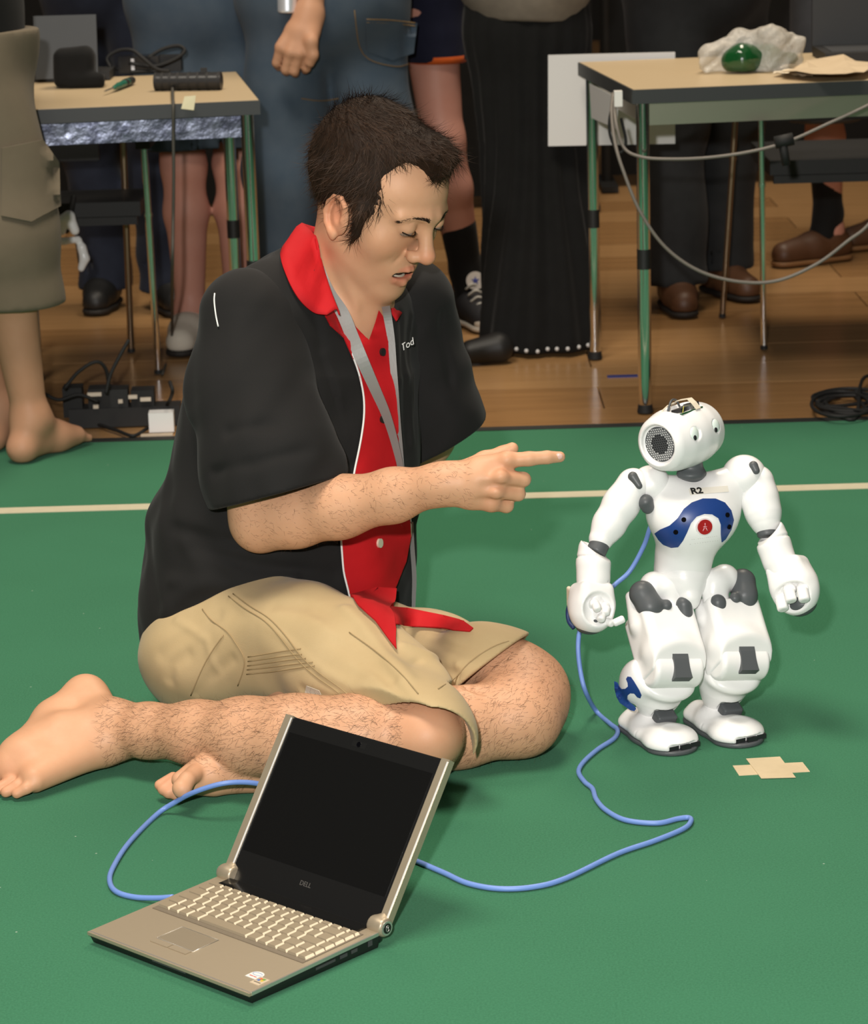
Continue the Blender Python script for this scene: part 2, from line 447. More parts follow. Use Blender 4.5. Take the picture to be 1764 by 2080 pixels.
# green felt field with its pale boundary line
def carpet_mat():
    M = mat('green_felt', (0.040, 0.172, 0.088), 0.95, var=(330, 0.95, (0.022, 0.112, 0.054)), bump=(700, 0.6, 0.001), spec=0.15)
    nt = M.node_tree; N = nt.nodes; L = nt.links; b = N['Principled BSDF']
    b.inputs['Sheen Weight'].default_value = 0.12; b.inputs['Sheen Tint'].default_value = (0.5, 0.9, 0.65, 1)
    tc = [n for n in N if n.type == 'TEX_COORD'][0]
    src = b.inputs['Base Color'].links[0].from_socket
    # broad uneven nap
    n1 = N.new('ShaderNodeTexNoise'); n1.inputs['Scale'].default_value = 3.5; n1.inputs['Detail'].default_value = 3; L.new(tc.outputs['Object'], n1.inputs['Vector'])
    mr = N.new('ShaderNodeMapRange'); mr.inputs[1].default_value = 0.35; mr.inputs[2].default_value = 0.7; mr.inputs[3].default_value = 0.0; mr.inputs[4].default_value = 0.35; L.new(n1.outputs[0], mr.inputs[0])
    m1 = N.new('ShaderNodeMix'); m1.data_type = 'RGBA'; m1.inputs[7].default_value = (0.038, 0.170, 0.088, 1); L.new(mr.outputs[0], m1.inputs[0]); L.new(src, m1.inputs[6])
    # lint: tiny pale flecks
    v = N.new('ShaderNodeTexVoronoi'); v.inputs['Scale'].default_value = 26; L.new(tc.outputs['Object'], v.inputs['Vector'])
    lt = N.new('ShaderNodeMath'); lt.operation = 'LESS_THAN'; lt.inputs[1].default_value = 0.035; L.new(v.outputs['Distance'], lt.inputs[0])
    sp = N.new('ShaderNodeSeparateColor'); L.new(v.outputs['Color'], sp.inputs[0])
    g = N.new('ShaderNodeMath'); g.operation = 'GREATER_THAN'; g.inputs[1].default_value = 0.80; L.new(sp.outputs[0], g.inputs[0])
    mu = N.new('ShaderNodeMath'); mu.operation = 'MULTIPLY'; L.new(lt.outputs[0], mu.inputs[0]); L.new(g.outputs[0], mu.inputs[1])
    m2 = N.new('ShaderNodeMix'); m2.data_type = 'RGBA'; m2.inputs[7].default_value = (0.30, 0.38, 0.30, 1); L.new(mu.outputs[0], m2.inputs[0]); L.new(m1.outputs[2], m2.inputs[6])
    L.new(m2.outputs[2], b.inputs['Base Color'])
    return M
FELT = carpet_mat()
cp = thing('carpet', 'big green felt carpet laid over the wooden floor as playing field', 'carpet', (0, 3, 0))
slab('felt', (-4.4, -1.4, -0.006), (4.4, 6.0, 0.0), FELT, cp)
slab('carpet_edge', (-4.4, 6.0, -0.006), (4.4, 6.035, 0.0015), mat('edge_tape', (0.012, 0.013, 0.012), 0.7), cp)
slab('field_line', (-4.4, 5.375, 0.0), (4.4, 5.42, 0.0012), mat('line_tape', (0.55, 0.50, 0.36), 0.7, var=(40, 0.4, (0.44, 0.41, 0.29))), cp)
# pale tape cross marking a spot on the felt
TAPE = mat('masking_tape', (0.66, 0.53, 0.34), 0.6, var=(60, 0.4, (0.56, 0.44, 0.27)), bump=(120, 0.2, 0.0006))
tc_ = thing('tape_cross', 'cross of pale masking tape stuck on the green carpet by the robot', 'tape mark', G(1568, 1560))
def strip(name, quad, z0, z1, parent):
    lo = [G(x, y) for x, y in quad]; v = [(p[0], p[1], z0) for p in lo] + [(p[0], p[1], z1) for p in lo]
    bm = bmesh.new(); w = [bm.verts.new(q) for q in v]
    for f in ((0,1,2,3),(4,5,6,7),(0,1,5,4),(1,2,6,5),(2,3,7,6),(3,0,4,7)): bm.faces.new([w[i] for i in f])
    return bobj(name, bm, TAPE, parent)
strip('tape_strip', [(1489, 1556), (1631, 1549), (1646, 1568), (1502, 1576)], 0.0, 0.0008, tc_)
strip('tape_strip', [(1516, 1543), (1585, 1539), (1617, 1581), (1547, 1583)], 0.0010, 0.0018, tc_)
# ------------------------------------------------------------------ the man sitting on the carpet
SKIN = mat('skin', (0.62, 0.345, 0.205), 0.50, var=(45, 0.35, (0.56, 0.28, 0.155)), bump=(380, 0.12, 0.0008), spec=0.35, sss=0.08, tint='tint')
BLACKC = mat('black_cloth', (0.012, 0.0115, 0.0112), 0.85, bump=(900, 0.25, 0.0006), spec=0.25, sheen=0.04)
REDC = mat('red_cloth', (0.48, 0.009, 0.013), 0.75, var=(60, 0.25, (0.40, 0.006, 0.010)), bump=(700, 0.2, 0.0006), spec=0.25)
WHITEP = mat('white_piping', (0.78, 0.77, 0.74), 0.6)
KHAKI = mat('khaki_cotton', (0.50, 0.375, 0.205), 0.85, var=(14, 0.45, (0.43, 0.31, 0.155)), bump=(600, 0.3, 0.0007), spec=0.2, sheen=0.1)
KHAKI_D = mat('khaki_thread', (0.35, 0.25, 0.125), 0.8)
HAIR2 = mat('brown_hair', (0.016, 0.0085, 0.005), 0.60, var=(25, 0.8, (0.050, 0.025, 0.013)), spec=0.22)
HAIR = mat('dark_hair', (0.013, 0.0075, 0.0045), 0.75, var=(120, 0.7, (0.030, 0.015, 0.008)), spec=0.25)
man = thing('person', 'barefoot person in black and red shirt and khaki shorts, sitting and pointing at the robot', 'person', (-0.15, 4.0, 0))

# head: built in its own axes (right, forward, up; eyes at height 0), then placed
yaw, pit = math.radians(51), math.radians(19)
HF = V(math.sin(yaw) * math.cos(pit), -math.cos(yaw) * math.cos(pit), -math.sin(pit))
HR = frame(HF); HS = 1.05
HO = P(695, 442, 4.075) - HR @ (V(0.077, -0.008, -0.015) * HS)
FACE_SLOPE = .20                                                   # the lower face falls back from the brow
def H(x, y, z): return HO + HR @ (V(x, y + FACE_SLOPE * min(z + .010, 0), z) * HS)
def toH(vs):
    q = ((vs - HO) @ HR) / HS; q[:, 1] -= FACE_SLOPE * np.minimum(q[:, 2] + .010, 0); return q
body = Soft(0.0020)
def hell(c, r, k, op='+', rot=None): body.ell(H(*c), V(*r) * HS, HR if rot is None else HR @ rot, k * HS, op)
def hcone(a, b, ra, rb, k, op='+', flat=None): body.cone(H(*a), H(*b), ra * HS, rb * HS, k * HS, op, flat)
def hchain(ps, rs, k, op='+'):
    for i in range(len(ps) - 1): hcone(ps[i], ps[i + 1], rs[i], rs[i + 1], k if i == 0 else min(k, 0.002), op)
hell((0, -.020, .036), (.077, .096, .084), 0)
hell((0, .030, .034), (.063, .058, .060), .03)
hell((0, .030, -.042), (.058, .0415, .074), .03)
for s in (1, -1):
    hcone((s * .052, -.002, -.058), (s * .019, .054, -.111), .018, .0135, .035)
    hell((s * .042, .045, -.032), (.024, .024, .024), .03)
hell((0, .0640, -.1155), (.021, .016, .016), .022)
hell((0, .0625, -.074), (.031, .020, .022), .022)
for s in (1, -1):
    hcone((s * .010, .087, .0155), (s * .046, .070, .0135), .0095, .008, .014)
    hell((s * .032, .095, -.001), (.017, .016, .0115), .012, '-')
    hell((s * .032, .0715, -.001), (.0148, .0142, .0140), .006)
hcone((0, .080, .010), (0, .1000, -.039), .0080, .0115, .013)
hell((0, .1025, -.0430), (.0122, .0118, .0108), .010)
for s in (1, -1):
    hell((s * .0145, .0890, -.0465), (.0080, .0115, .0090), .006)
    hell((s * .0065, .1000, -.0560), (.0035, .0065, .0040), .003, '-')
# lips, parted in speech
up_l = [(-.0300, .0630, -.0745), (-.015, .0785, -.0740), (-.004, .0850, -.0725), (.004, .0850, -.0725), (.015, .0785, -.0740), (.0300, .0630, -.0745)]
lo_l = [(-.0285, .0630, -.0775), (-.015, .0765, -.0905), (0, .0820, -.0950), (.015, .0765, -.0905), (.0285, .0630, -.0775)]
hchain(up_l, [.0028, .0044, .0048, .0048, .0044, .0028], .005)
hchain(lo_l, [.0028, .0060, .0072, .0060, .0028], .005)
hell((0, .0785, -.0825), (.0240, .022, .0062), .002, '-')
for s in (1, -1):
    body.crease([H(s * .018, .083, -.046), H(s * .028, .071, -.060), H(s * .036, .059, -.078)], .0040 * HS, .0016)
    body.crease([H(s * .018, .086, -.010), H(s * .032, .080, -.0165), H(s * .045, .072, -.012)], .0030, .0005)
    body.crease([H(s * .020, .087, .0065), H(s * .032, .086, .0105), H(s * .045, .074, .0060)], .0022, .0012)
# ears
for s in (1, -1):
    er = np.array([[math.cos(.30), math.sin(.30) * s, 0], [-math.sin(.30) * s, math.cos(.30), 0], [0, 0, 1]])
    tl = np.array([[1, 0, 0], [0, math.cos(.18), -math.sin(.18)], [0, math.sin(.18), math.cos(.18)]])
    ER = er @ tl; c0 = V(s * .0785, -.010, -.015)
    def E(a, b, o=0.0): return tuple(c0 + ER @ V(s * o, a, b))
    hell(tuple(c0), (.0065, .0220, .0270), .006, '+', ER)
    hchain([E(.013, .006, .002), E(.015, .018, .004), E(.006, .0285, .006), E(-.009, .0285, .007), E(-.021, .017, .008), E(-.0235, .002, .008), E(-.017, -.013, .007), E(-.006, -.024, .005)],
           [.0032, .0040, .0042, .0044, .0046, .0044, .0040, .0048], .004)
    hell(E(-.001, -.028, .003), (.0050, .0075, .0085), .005, '+', ER)
    hell(E(.002, .003, .009), (.0070, .0080, .0130), .003, '-', ER)
    hell(E(-.005, .019, .009), (.0045, .0045, .0075), .003, '-', ER)
    hell(E(.0125, -.003, .002), (.0045, .0035, .0060), .003, '+', ER)
# neck, trunk core, shoulders
nb = P(695, 640, 4.19); ch = P(655, 830, 4.19); pv = P(500, 1290, 4.16)
hcone((0, -.030, -.040), tuple(toH(nb[None])[0]), .060, .062, .03)
body.cone(nb, ch, .066, .098, .05)
body.cone(nb + V(-.055, -.06, -.012), nb + V(.055, .06, -.012), .045, .045, .04)
body.cone(ch, P(590, 1050, 4.18), .098, .105, .05)
body.cone(P(590, 1050, 4.18), pv, .105, .115, .05)
shR = P(492, 655, 4.06); shL = P(830, 630, 4.33)
body.cone(P(640, 690, 4.17), shR, .060, .045, .05); body.cone(P(720, 695, 4.24), shL, .050, .036, .05)
# sternomastoid and collar bone read in the open neck
body.crease([H(.050, -.010, -.075), P(735, 655, 4.10)], .010, -.004)
# right arm: elbow bent, pointing
elR = P(530, 1056, 3.955); wrR = P(893, 984, 3.83)
body.chain([shR, P(492, 850, 4.0), elR], [.045, .045, .043], .03)
body.chain([elR, P(600, 1048, 3.93), P(690, 1030, 3.90), P(800, 1006, 3.865), wrR, P(915, 980, 3.825)], [.0385, .0430, .0430, .0375, .0285, .0285], .03)
body.ell(P(527, 1078, 3.955), (.020, .020, .020), k=.025)
def hand(wr, knuckles, tips_curl, thumb, palm_r=.016):
    """knuckles: four points, tips_curl: for each finger the joints beyond the knuckle, thumb: its joints from the side of the palm"""
    for i, kp in enumerate(knuckles):
        body.chain([wr + (kp - wr) * .12, wr + (kp - wr) * .55, kp], [.021, .0185, .0138], .014, flat=None)
    for i in range(3): body.cone((knuckles[i] + wr) / 2 + (knuckles[i] - wr) * .15, (knuckles[i + 1] + wr) / 2 + (knuckles[i+1] - wr) * .15, .015, .015, .012)
    for kp, js in zip(knuckles, tips_curl):
        rs = [.0112, .0104, .0094, .0080][:len(js) + 1]; pts = [kp] + list(js)
        for a in range(len(pts) - 1): body.cone(pts[a], pts[a + 1], rs[a], rs[a + 1], .0035 if a else .006)
    body.chain(thumb, [.016, .0130, .0112, .0092], .012)
kn = [P(1030, 935, 3.815), P(1017, 968, 3.800), P(1007, 997, 3.803), P(998, 1021, 3.815)]
hand(wrR, kn,
     [[P(1075, 932, 3.812), P(1112, 929, 3.815), P(1138, 928, 3.822)],
      [P(1064, 974, 3.815), P(1052, 980, 3.853), P(1025, 985, 3.858)],
      [P(1053, 1003, 3.818), P(1042, 1006, 3.853), P(1018, 1008, 3.858)],
      [P(1029, 1027, 3.828), P(1022, 1026, 3.858), P(1002, 1024, 3.860)]],
     [P(935, 960, 3.845), P(985, 935, 3.862), P(1022, 922, 3.868), P(1041, 911, 3.866)])
for kp in kn: body.ell(kp + V(0, -.006, .002), (.009, .009, .009), k=.008)
for a, b in zip(kn[:-1], kn[1:]): body.crease([(a + b) / 2 + V(.008, -.010, 0), (a + b) / 2 + V(-.02, -.014, 0)], .006, .0022)
# left arm: reaches down behind him, hand on the carpet
elL = P(868, 885, 4.38); wrL = G(730, 1225, .06)
wrL = V(wrL[0], 4.52, .055); wrL[0] = P(700, 1200, 4.52)[0]
body.chain([shL, elL], [.040, .040], .03); body.chain([elL, (elL * .55 + wrL * .45), wrL], [.041, .040, .029], .03)
kl = [wrL + V(-.05 + .026 * i, .070 - .006 * i, -.035) for i in range(4)]
hand(wrL, kl, [[k_ + V(-.006 + .004 * i, .036, -.004), k_ + V(-.010 + .007 * i, .062, -.006)] for i, k_ in enumerate(kl)],
     [wrL + V(-.018, .01, -.02), wrL + V(-.055, .03, -.032), wrL + V(-.080, .05, -.040)])
# legs: each its own soft form, then laid one over the other
RL = Soft(.002); LL = Soft(.002)
hipR = G(455, 1315, .105); knR = G(853, 1490, .088); anR = G(232, 1482, .056)
RL.chain([hipR, G(660, 1400, .100), knR], [.080, .068, .056], .04)
RLP = [knR, G(740, 1494, .092), G(600, 1500, .090), G(500, 1495, .084), G(400, 1489, .075), G(300, 1484, .065), anR]
RL.chain(RLP, [.056, .0550, .0570, .0515, .0435, .0375, .0345], .03)
RL.ell(G(868, 1494, .10), (.045, .045, .045), k=.03)
# right foot: heel up and back, toes down on the felt
he = G(174, 1417, .080)
RL.cone(anR, he, .034, .0285, .03); RL.cone(he, G(120, 1468, .055), .028, .033, .03)
RL.chain([anR, G(130, 1502, .050), G(60, 1541, .036), G(20, 1561, .028)], [.035, .037, .032, .025], .03)
RL.cone(G(110, 1467, .055), G(35, 1534, .040), .028, .023, .03); RL.cone(G(200, 1520, .038), G(70, 1582, .024), .026, .020, .03)
RL.ell(G(224, 1452, .082), (.012, .012, .012), k=.022)
big = [(G(34, 1534, .034), G(4, 1556, .024), G(-24, 1575, .017), .0165, .0145, .0130)]
for i, (x0, y0, x1, y1) in enumerate([(40, 1558, -18, 1593), (48, 1573, -4, 1603), (60, 1583, 12, 1609), (74, 1590, 34, 1612)]):
    big.append((G(x0, y0, .022), G((x0 + x1) / 2, (y0 + y1) / 2, .017), G(x1, y1, .0105), .0118 - .001 * i, .0105 - .0008 * i, .0098 - .0008 * i))
for a, b, c, r0, r1, r2 in big: RL.chain([a, b, c], [r0, r1, r2], .004)
# left leg: folded under the right one
hipL = P(600, 1300, 4.26); knL = G(1070, 1404, .084); anL = G(520, 1560, .034)
LL.chain([hipL, P(860, 1350, 4.05), G(1030, 1378, .098), knL], [.080, .066, .054, .054], .04)
LL.chain([knL, G(1058, 1455, .066), G(930, 1478, .060), G(760, 1516, .050), G(610, 1545, .040), anL], [.054, .054, .055, .046, .035, .031], .035)
LL.ell(G(1086, 1425, .074), (.042, .042, .050), k=.03)
LL.crease([G(915, 1412, .10), G(960, 1404, .115), G(1012, 1396, .125)], .008, .009)
# left foot, sole turned up, toes pointing to the left
LL.chain([anL, G(470, 1568, .033), G(432, 1568, .036)], [.030, .027, .0255], .025)
LL.ell(G(424, 1566, .042), (.0225, .020, .0215), k=.012)
LL.cone(G(430, 1584, .028), G(392, 1590, .027), .022, .0165, .02); LL.cone(G(402, 1572, .038), G(366, 1584, .038), .0175, .0125, .018)
LL.chain([G(398, 1570, .046), G(380, 1584, .046), G(370, 1601, .038)], [.0130, .0118, .0142], .003)
for i, (x0, y0, x1, y1) in enumerate([(372, 1598, 358, 1612), (362, 1592, 343, 1609), (355, 1586, 332, 1603), (352, 1580, 325, 1595)]):
    LL.chain([G(x0, y0, .024 + .002 * i), G(x1, y1, .0125 + .0035 * i)], [.0088, .0100 - .0006 * i], .002)
LL.crease([G(398, 1592, .045), G(414, 1584, .055), G(424, 1592, .045)], .003, .002)
body.sub(LL, .006); body.sub(RL, .006)
def skin_tint(vs):
    c = np.ones((len(vs), 3)); q = toH(vs); near = (np.abs(q) < V(.12, .14, .16)).all(1)
    qs = q[near]; cc = c[near]
    def seg(pl, w):
        m_ = np.full(len(qs), 9.0)
        for a, b in zip(pl[:-1], pl[1:]):
            a = V(*a); b = V(*b); ba = b - a; t = np.clip((qs - a) @ ba / (ba @ ba), 0, 1); m_ = np.minimum(m_, ((qs - a - t[:, None] * ba) ** 2).sum(1))
        return np.clip(1.6 - np.sqrt(m_) / w, 0, 1)[:, None]
    lips = np.maximum(seg(up_l, .0042), seg(lo_l, .0062)); cc = cc * (1 - lips) + lips * V(.90, .50, .52)
    inm = (((qs - V(0, .070, -.0825)) / V(.027, .022, .008)) ** 2).sum(1) < 1; inm &= qs[:, 1] < .0765
    cc[inm] = (.16, .07, .07)
    def blob(p, r, col):
        nonlocal cc
        w = np.exp(-(((qs - V(*p)) / V(*r)) ** 2).sum(1))[:, None]; cc = cc * (1 - w) + cc * V(*col) * w
    for s in (1, -1):
        blob((s * .086, -.016, -.010), (.016, .022, .034), (1.02, .76, .74)); blob((s * .032, .080, -.014), (.016, .014, .006), (.88, .80, .82))
        blob((s * .042, .060, -.034), (.022, .020, .016), (1.03, .90, .87))
    blob((0, .110, -.042), (.018, .016, .014), (1.03, .82, .79))
    blob((.006, .060, -.100), (.055, .045, .030), (.90, .88, .88)); blob((0, .09, -.060), (.026, .016, .010), (.93, .90, .90))
    for p in ((.014, .103, -.034), (.046, .062, -.036), (.040, .070, -.048), (.044, .064, -.052), (.049, .056, -.046), (.056, .046, -.040), (.052, .03, -.07), (.054, .05, -.058)):
        w = (((qs - V(*p)) ** 2)).sum(1) < .0017 ** 2; cc[w] *= V(.55, .42, .40)
    c[near] = cc
    # pinker fingertips, knuckles, toes and knees
    for p, r in [(k_, .018) for k_ in kn] + [(G(1110, 1450, .06), .06), (G(1130, 1480, .05), .03), (G(868, 1494, .1), .05), (G(340, 1600, .02), .03), (G(0, 1590, .02), .05)]:
        w = np.exp(-((vs - p) ** 2).sum(1) / (r * r))[:, None]; c *= 1 - w * V(0, .10, .12)
    return c
body.plane((0, 0, .0012), (0, 0, -1), .004)
bd = body.obj('body', SKIN, man, smooth=2, tint=skin_tint)
bd_bv = bvh_of(bd)
# teeth, eyes, brows
def arc_teeth():
    for i in range(-3, 4):
        a = i * .0052; y_ = .0735 - 14 * a * a
        bm = box_bm(H(a, y_ + .0015, -.0790), V(.0026, .0022, .0030) * HS, HR @ np.array([[math.cos(i * .2), math.sin(i * .2), 0], [-math.sin(i * .2), math.cos(i * .2), 0], [0, 0, 1]]))
        bobj('tooth', bm, mat('tooth', (0.45, 0.40, 0.32), 0.25), bd, bevel=.0006)
    v, f = tube_data(spline([H(-.018, .063, -.0870), H(-.009, .0735, -.0880), H(0, .076, -.0885), H(.009, .0735, -.0880), H(.018, .063, -.0870)], 4), .0024, 8)
    obj('lower_teeth', v, f, mat('tooth', (0.45, 0.40, 0.32), 0.25), bd)
arc_teeth()
for s in (1, -1):
    e = Soft(.0012); e.ell(H(s * .032, .0705, -.0060), V(.0128, .0140, .0100) * HS, HR, 0)
    eb = e.obj('eyeball', mat('eye_white', (0.30, 0.22, 0.17), 0.2), bd)
    v, f = [], []
    # lashes: a dark fringe along the lowered upper lid
    lid = [H(s * .0205, .0812, -.0072), H(s * .026, .0853, -.0088), H(s * .032, .0868, -.0093), H(s * .038, .0848, -.0086), H(s * .0455, .0772, -.0060)]
    v, f = tube_data(spline(lid, 6), .0011, 6)
    for t in range(22):
        u = spline(lid, 6)[min(24, int(t * 25 / 22))]; o_ = len(v); d_ = HR @ V(s * (t - 9) * .00035, .0055, -.0030)
        v += [u - HR @ V(.0004, 0, 0), u + HR @ V(.0004, 0, 0), u + d_]; f.append((o_, o_ + 1, o_ + 2))
    obj('eyelashes', v, f, HAIR, bd)
def strands(name, roots, dirs, length, width, m, parent, curl=0.0, seg=3, kind=None, lift=None, jitter=0.0):
    """tapered hairs, three-sided strips"""
    v, f = [], []
    n = len(roots); L = length * rng.uniform(.6, 1.25, n)
    for i in range(n):
        d = dirs[i] / (np.linalg.norm(dirs[i]) + 1e-9); nrm = lift[i] if lift is not None else V(0, 0, 1)
        side = np.cross(d, nrm); side /= np.linalg.norm(side) + 1e-9; b = len(v); bend = rng.normal(0, curl, 2)
        p = roots[i]
        for q in range(seg):
            t = q / seg; w = width * (1 - t) ** .6
            c_ = p + d * L[i] * t + (side * bend[0] + nrm * (bend[1] - .45 * curl)) * L[i] * t * t
            v += [c_ - side * w, c_ + side * w]
        v.append(p + d * L[i] + (side * bend[0] + nrm * (bend[1] - .45 * curl)) * L[i])
        for q in range(seg - 1): f.append((b + 2 * q, b + 2 * q + 1, b + 2 * q + 3, b + 2 * q + 2))
        f.append((b + 2 * seg - 2, b + 2 * seg - 1, b + 2 * seg))
    o = obj(name, v, f, m, parent)
    if kind: o['kind'] = kind
    return o
for s in (1, -1):
    pts = spline([(s * .011, .0955, .0125), (s * .020, .0955, .0150), (s * .032, .090, .0162), (s * .042, .081, .0150), (s * .051, .070, .0105)], 12)
    r_, d_, l_ = [], [], []
    for t in range(380):
        u = rng.uniform(0, 1); k_ = min(int(u * 48), 47); p = pts[k_]; tg = pts[k_ + 1] - pts[k_]; tg /= np.linalg.norm(tg)
        th = .0036 * (1 - .7 * u)
        w = bd_bv.find_nearest(Vector(H(p[0], p[1], p[2] + rng.uniform(-th, th))))
        r_.append(np.array(w[0])); nn = np.array(w[1]); d_.append(HR @ (tg + V(0, 0, .35 * (1 - u))) + nn * .22); l_.append(nn)
    strands('eyebrow', r_, d_,   .0070, .00034, HAIR, bd, .2, 2, 'stuff', l_)

# head hair: a cropped, tousled mass with its own locks
hs = Soft(.0024)
def hhell(c, r, k, op='+'): hs.ell(H(*c), V(*r) * HS, HR, k * HS, op)
hhell((0, -.024, .040), (.0865, .108, .090), 0)
hhell((0, .046, .092), (.055, .042, .030), .03); hhell((.0, -.05, .078), (.066, .06, .058), .03); hhell((-.012, .054, .083), (.046, .030, .026), .02)
hhell((0, .108, -.036), (.118, .080, .108), .008, '-')
hhell((.056, .082, .064), (.042, .042, .042), .012, '-'); hhell((-.060, .086, .058), (.034, .034, .034), .012, '-')
hs.box(H(0, .060, -.085), V(.14, .082, .060) * HS, HR, .01, .012, '-'); hs.box(H(0, -.10, -.140), V(.14, .10, .062) * HS, HR, .01, .02, '-')
for s in (1, -1):
    hs.cone(H(s * .0745, .020, .010), H(s * .0715, .022, -.030), .0125, .0080, .010)
    hhell((s * .092, -.012, -.016), (.032, .029, .032), .004, '-')
    hhell((s * .080, -.020, -.060), (.04, .035, .02), .006, '-')
def lock_noise(p):
    q = (p - A3(HO)) @ A3(HR)
    a = np.arctan2(q[:, 0], q[:, 2] + .02) * 13 + 5.0 * np.sin(q[:, 1] * 38) + 2.0 * np.sin(q[:, 2] * 61 + 1)
    return .0008 * np.sin(a * 2.2) + .0008 * np.sin(q[:, 1] * 210 + 3 * np.sin(a * .8))
hs.field(lock_noise, HO - .2, HO + .25)
hair = hs.obj('hair', HAIR, man, smooth=1)
hv = np.array([v.co + base_of(hair) for v in hair.data.vertices]); hn = np.array([v.normal for v in hair.data.vertices])
q = toH(hv); out = ((q - V(0, -.02, .02)) * hn @ HR if False else (hn @ HR))
sel = np.nonzero((hn @ HR * (q - V(0, -.02, .02))).sum(1) > 0)[0]
sel = rng.choice(sel, 20000, replace=False)
r_, d_, l_ = [], [], []
for i in sel:
    p = q[i]; n = hn[i]
    top = np.clip((p[2] - .03) / .08, 0, 1)
    flow = V(.25 * np.sign(p[0] + .01), .85, -.1) * top + V(0, -.55 if p[1] < .02 else -.15, -.9) * (1 - top)
    d = HR @ (flow + rng.normal(0, .14, 3) + .35 * np.sin(p[[1, 2, 0]] * 70)); d = d - n * (d @ n); d = d / (np.linalg.norm(d) + 1e-9) + n * rng.uniform(.04, .34) * (.3 + .7 * top)
    r_.append(hv[i] - n * .0012); d_.append(d); l_.append(n)
strands('hair_strands', r_, d_, .027, .00050, HAIR2, hair, .40, 3, 'stuff', l_)
# body hair on shins, knee and forearm
def fuzz(name, boxes, n, flow, length, width, m):
    vs = np.array([v.co for v in bd.data.vertices]) + np.array(base_of(bd)); ns = np.array([v.normal for v in bd.data.vertices]); w = np.zeros(len(vs), bool)
    for a, b, rr in boxes:
        ba = b - a; t = np.clip((vs - a) @ ba / (ba @ ba), -.02, 1.02); w |= ((vs - a - t[:, None] * ba) ** 2).sum(1) < rr * rr
    ix = np.nonzero(w)[0]; ix = rng.choice(ix, min(n, len(ix)), replace=False)
    d = np.array([flow + rng.normal(0, .45, 3) for _ in ix]); nn = ns[ix]; d = d - nn * (d * nn).sum(1)[:, None]; d = d / (np.linalg.norm(d, axis=1)[:, None] + 1e-9) + nn * .25
    return strands(name, list(vs[ix]), list(d), length, width, m, bd, .5, 3, 'stuff', list(nn))
LEGH = mat('body_hair', (0.075, 0.035, 0.016), 0.6)
fl_ = _unit(anR - knR)
fuzz('leg_hair', [(RLP[i], RLP[i + 1], .075) for i in range(5)] + [(RLP[5], RLP[5] * .4 + RLP[6] * .6, .05)], 7500, fl_ + V(0, 0, -.35), .012, .00017, LEGH)
fuzz('leg_hair', [(G(1010, 1400, .1), G(1060, 1450, .06), .09), (G(1060, 1455, .066), G(905, 1480, .06), .085)], 3800, _unit(anL - knL) + V(0, 0, -.4), .012, .00017, LEGH)
fuzz('arm_hair', [(P(560, 1050, 3.94), P(880, 985, 3.83), .060)], 2200, _unit(wrR - elR) + V(0, 0, -.5), .010, .00016, LEGH)
# index nail
nl = Soft(.0008); nl.ell(P(1136, 927, 3.8135), (.0056, .0018, .0048), k=0); nl.obj('fingernail', mat('nail', (0.72, 0.46, 0.40), 0.3), bd)
# ------------------------------------------------------------------ his clothes
FACE_DIR = _unit((.74, -.67, 0)); SHO = V(.67, .74, 0)
def wrinkle(amp, seeds, lo, hi, sx=26):
    r = np.random.default_rng(seeds); K = [(r.normal(0, 1, 3), r.uniform(0, 6.28), r.uniform(.6, 1.4)) for _ in range(5)]
    def fn(p):
        o = 0
        for v, ph, s_ in K: o = o + np.sin(p @ A3(v * sx * s_ * .55) + ph + .9 * np.sin(p @ A3(v[::-1] * sx * .4) + ph))
        return amp / 2.2 * o
    return fn, lo, hi
def shirt_body():
    s = Soft(.0034)
    T = frame(FACE_DIR)                                     # right of the chest, forward, up
    # rings of the loose trunk: centre pixel, distance, half width, half depth
    rings = [(648, 676, 4.185, .112, .080), (640, 720, 4.185, .195, .110), (628, 790, 4.185, .212, .135), (610, 900, 4.18, .224, .145), (596, 1010, 4.175, .228, .150),
             (580, 1120, 4.17, .235, .155), (572, 1230, 4.165, .240, .160), (560, 1320, 4.15, .234, .160)]
    for (x0, y0, d0, w0, t0), (x1, y1, d1, w1, t1) in zip(rings[:-1], rings[1:]):
        s.cone(P(x0, y0, d0), P(x1, y1, d1), w0, w1, .03, '+', (FACE_DIR, (t0 / w0 + t1 / w1) / 2))
    s.cone(P(640, 672, 4.18), P(518, 655, 4.07), .075, .078, .05); s.cone(P(690, 665, 4.2), shL + V(-.02, -.01, .005), .075, .062, .05)
    s.ell(P(400, 1060, 4.10), (.070, .075, .045), k=.06)   # cloth bagging out over the hip at the back
    s.ell(P(400, 1230, 4.10), (.072, .09, .10), k=.06)
    s.box(P(560, 1420, 4.1), (.6, .6, .055), rnd=.01, k=.02, op='-')
    # open neck
    s.cone(H(0, -.045, -.04), P(702, 628, 4.14), .074, .066, .01, '-')
    s.cone(P(705, 610, 4.10), P(748, 694, 4.04), .058, .014, .01, '-')
    s.field(*wrinkle(.0090, 3, P(300, 600, 3.9) - V(.1, .1, 1), P(900, 500, 4.5) + .2, 24)); s.field(*wrinkle(.0028, 4, P(300, 600, 3.9) - V(.1, .1, 1), P(900, 500, 4.5) + .2, 60))
    return s
shirt = shirt_body()
pre = shirt_body(); pre.res = .008
t_ = pre.obj('tmp', None, None); sb_bv = bvh_of(t_); bpy.data.objects.remove(t_)
def on(bv, x, y, Yd=4.05):
    h = hit(bv, x, y); return h[0] if h is not None else P(x, y, Yd)
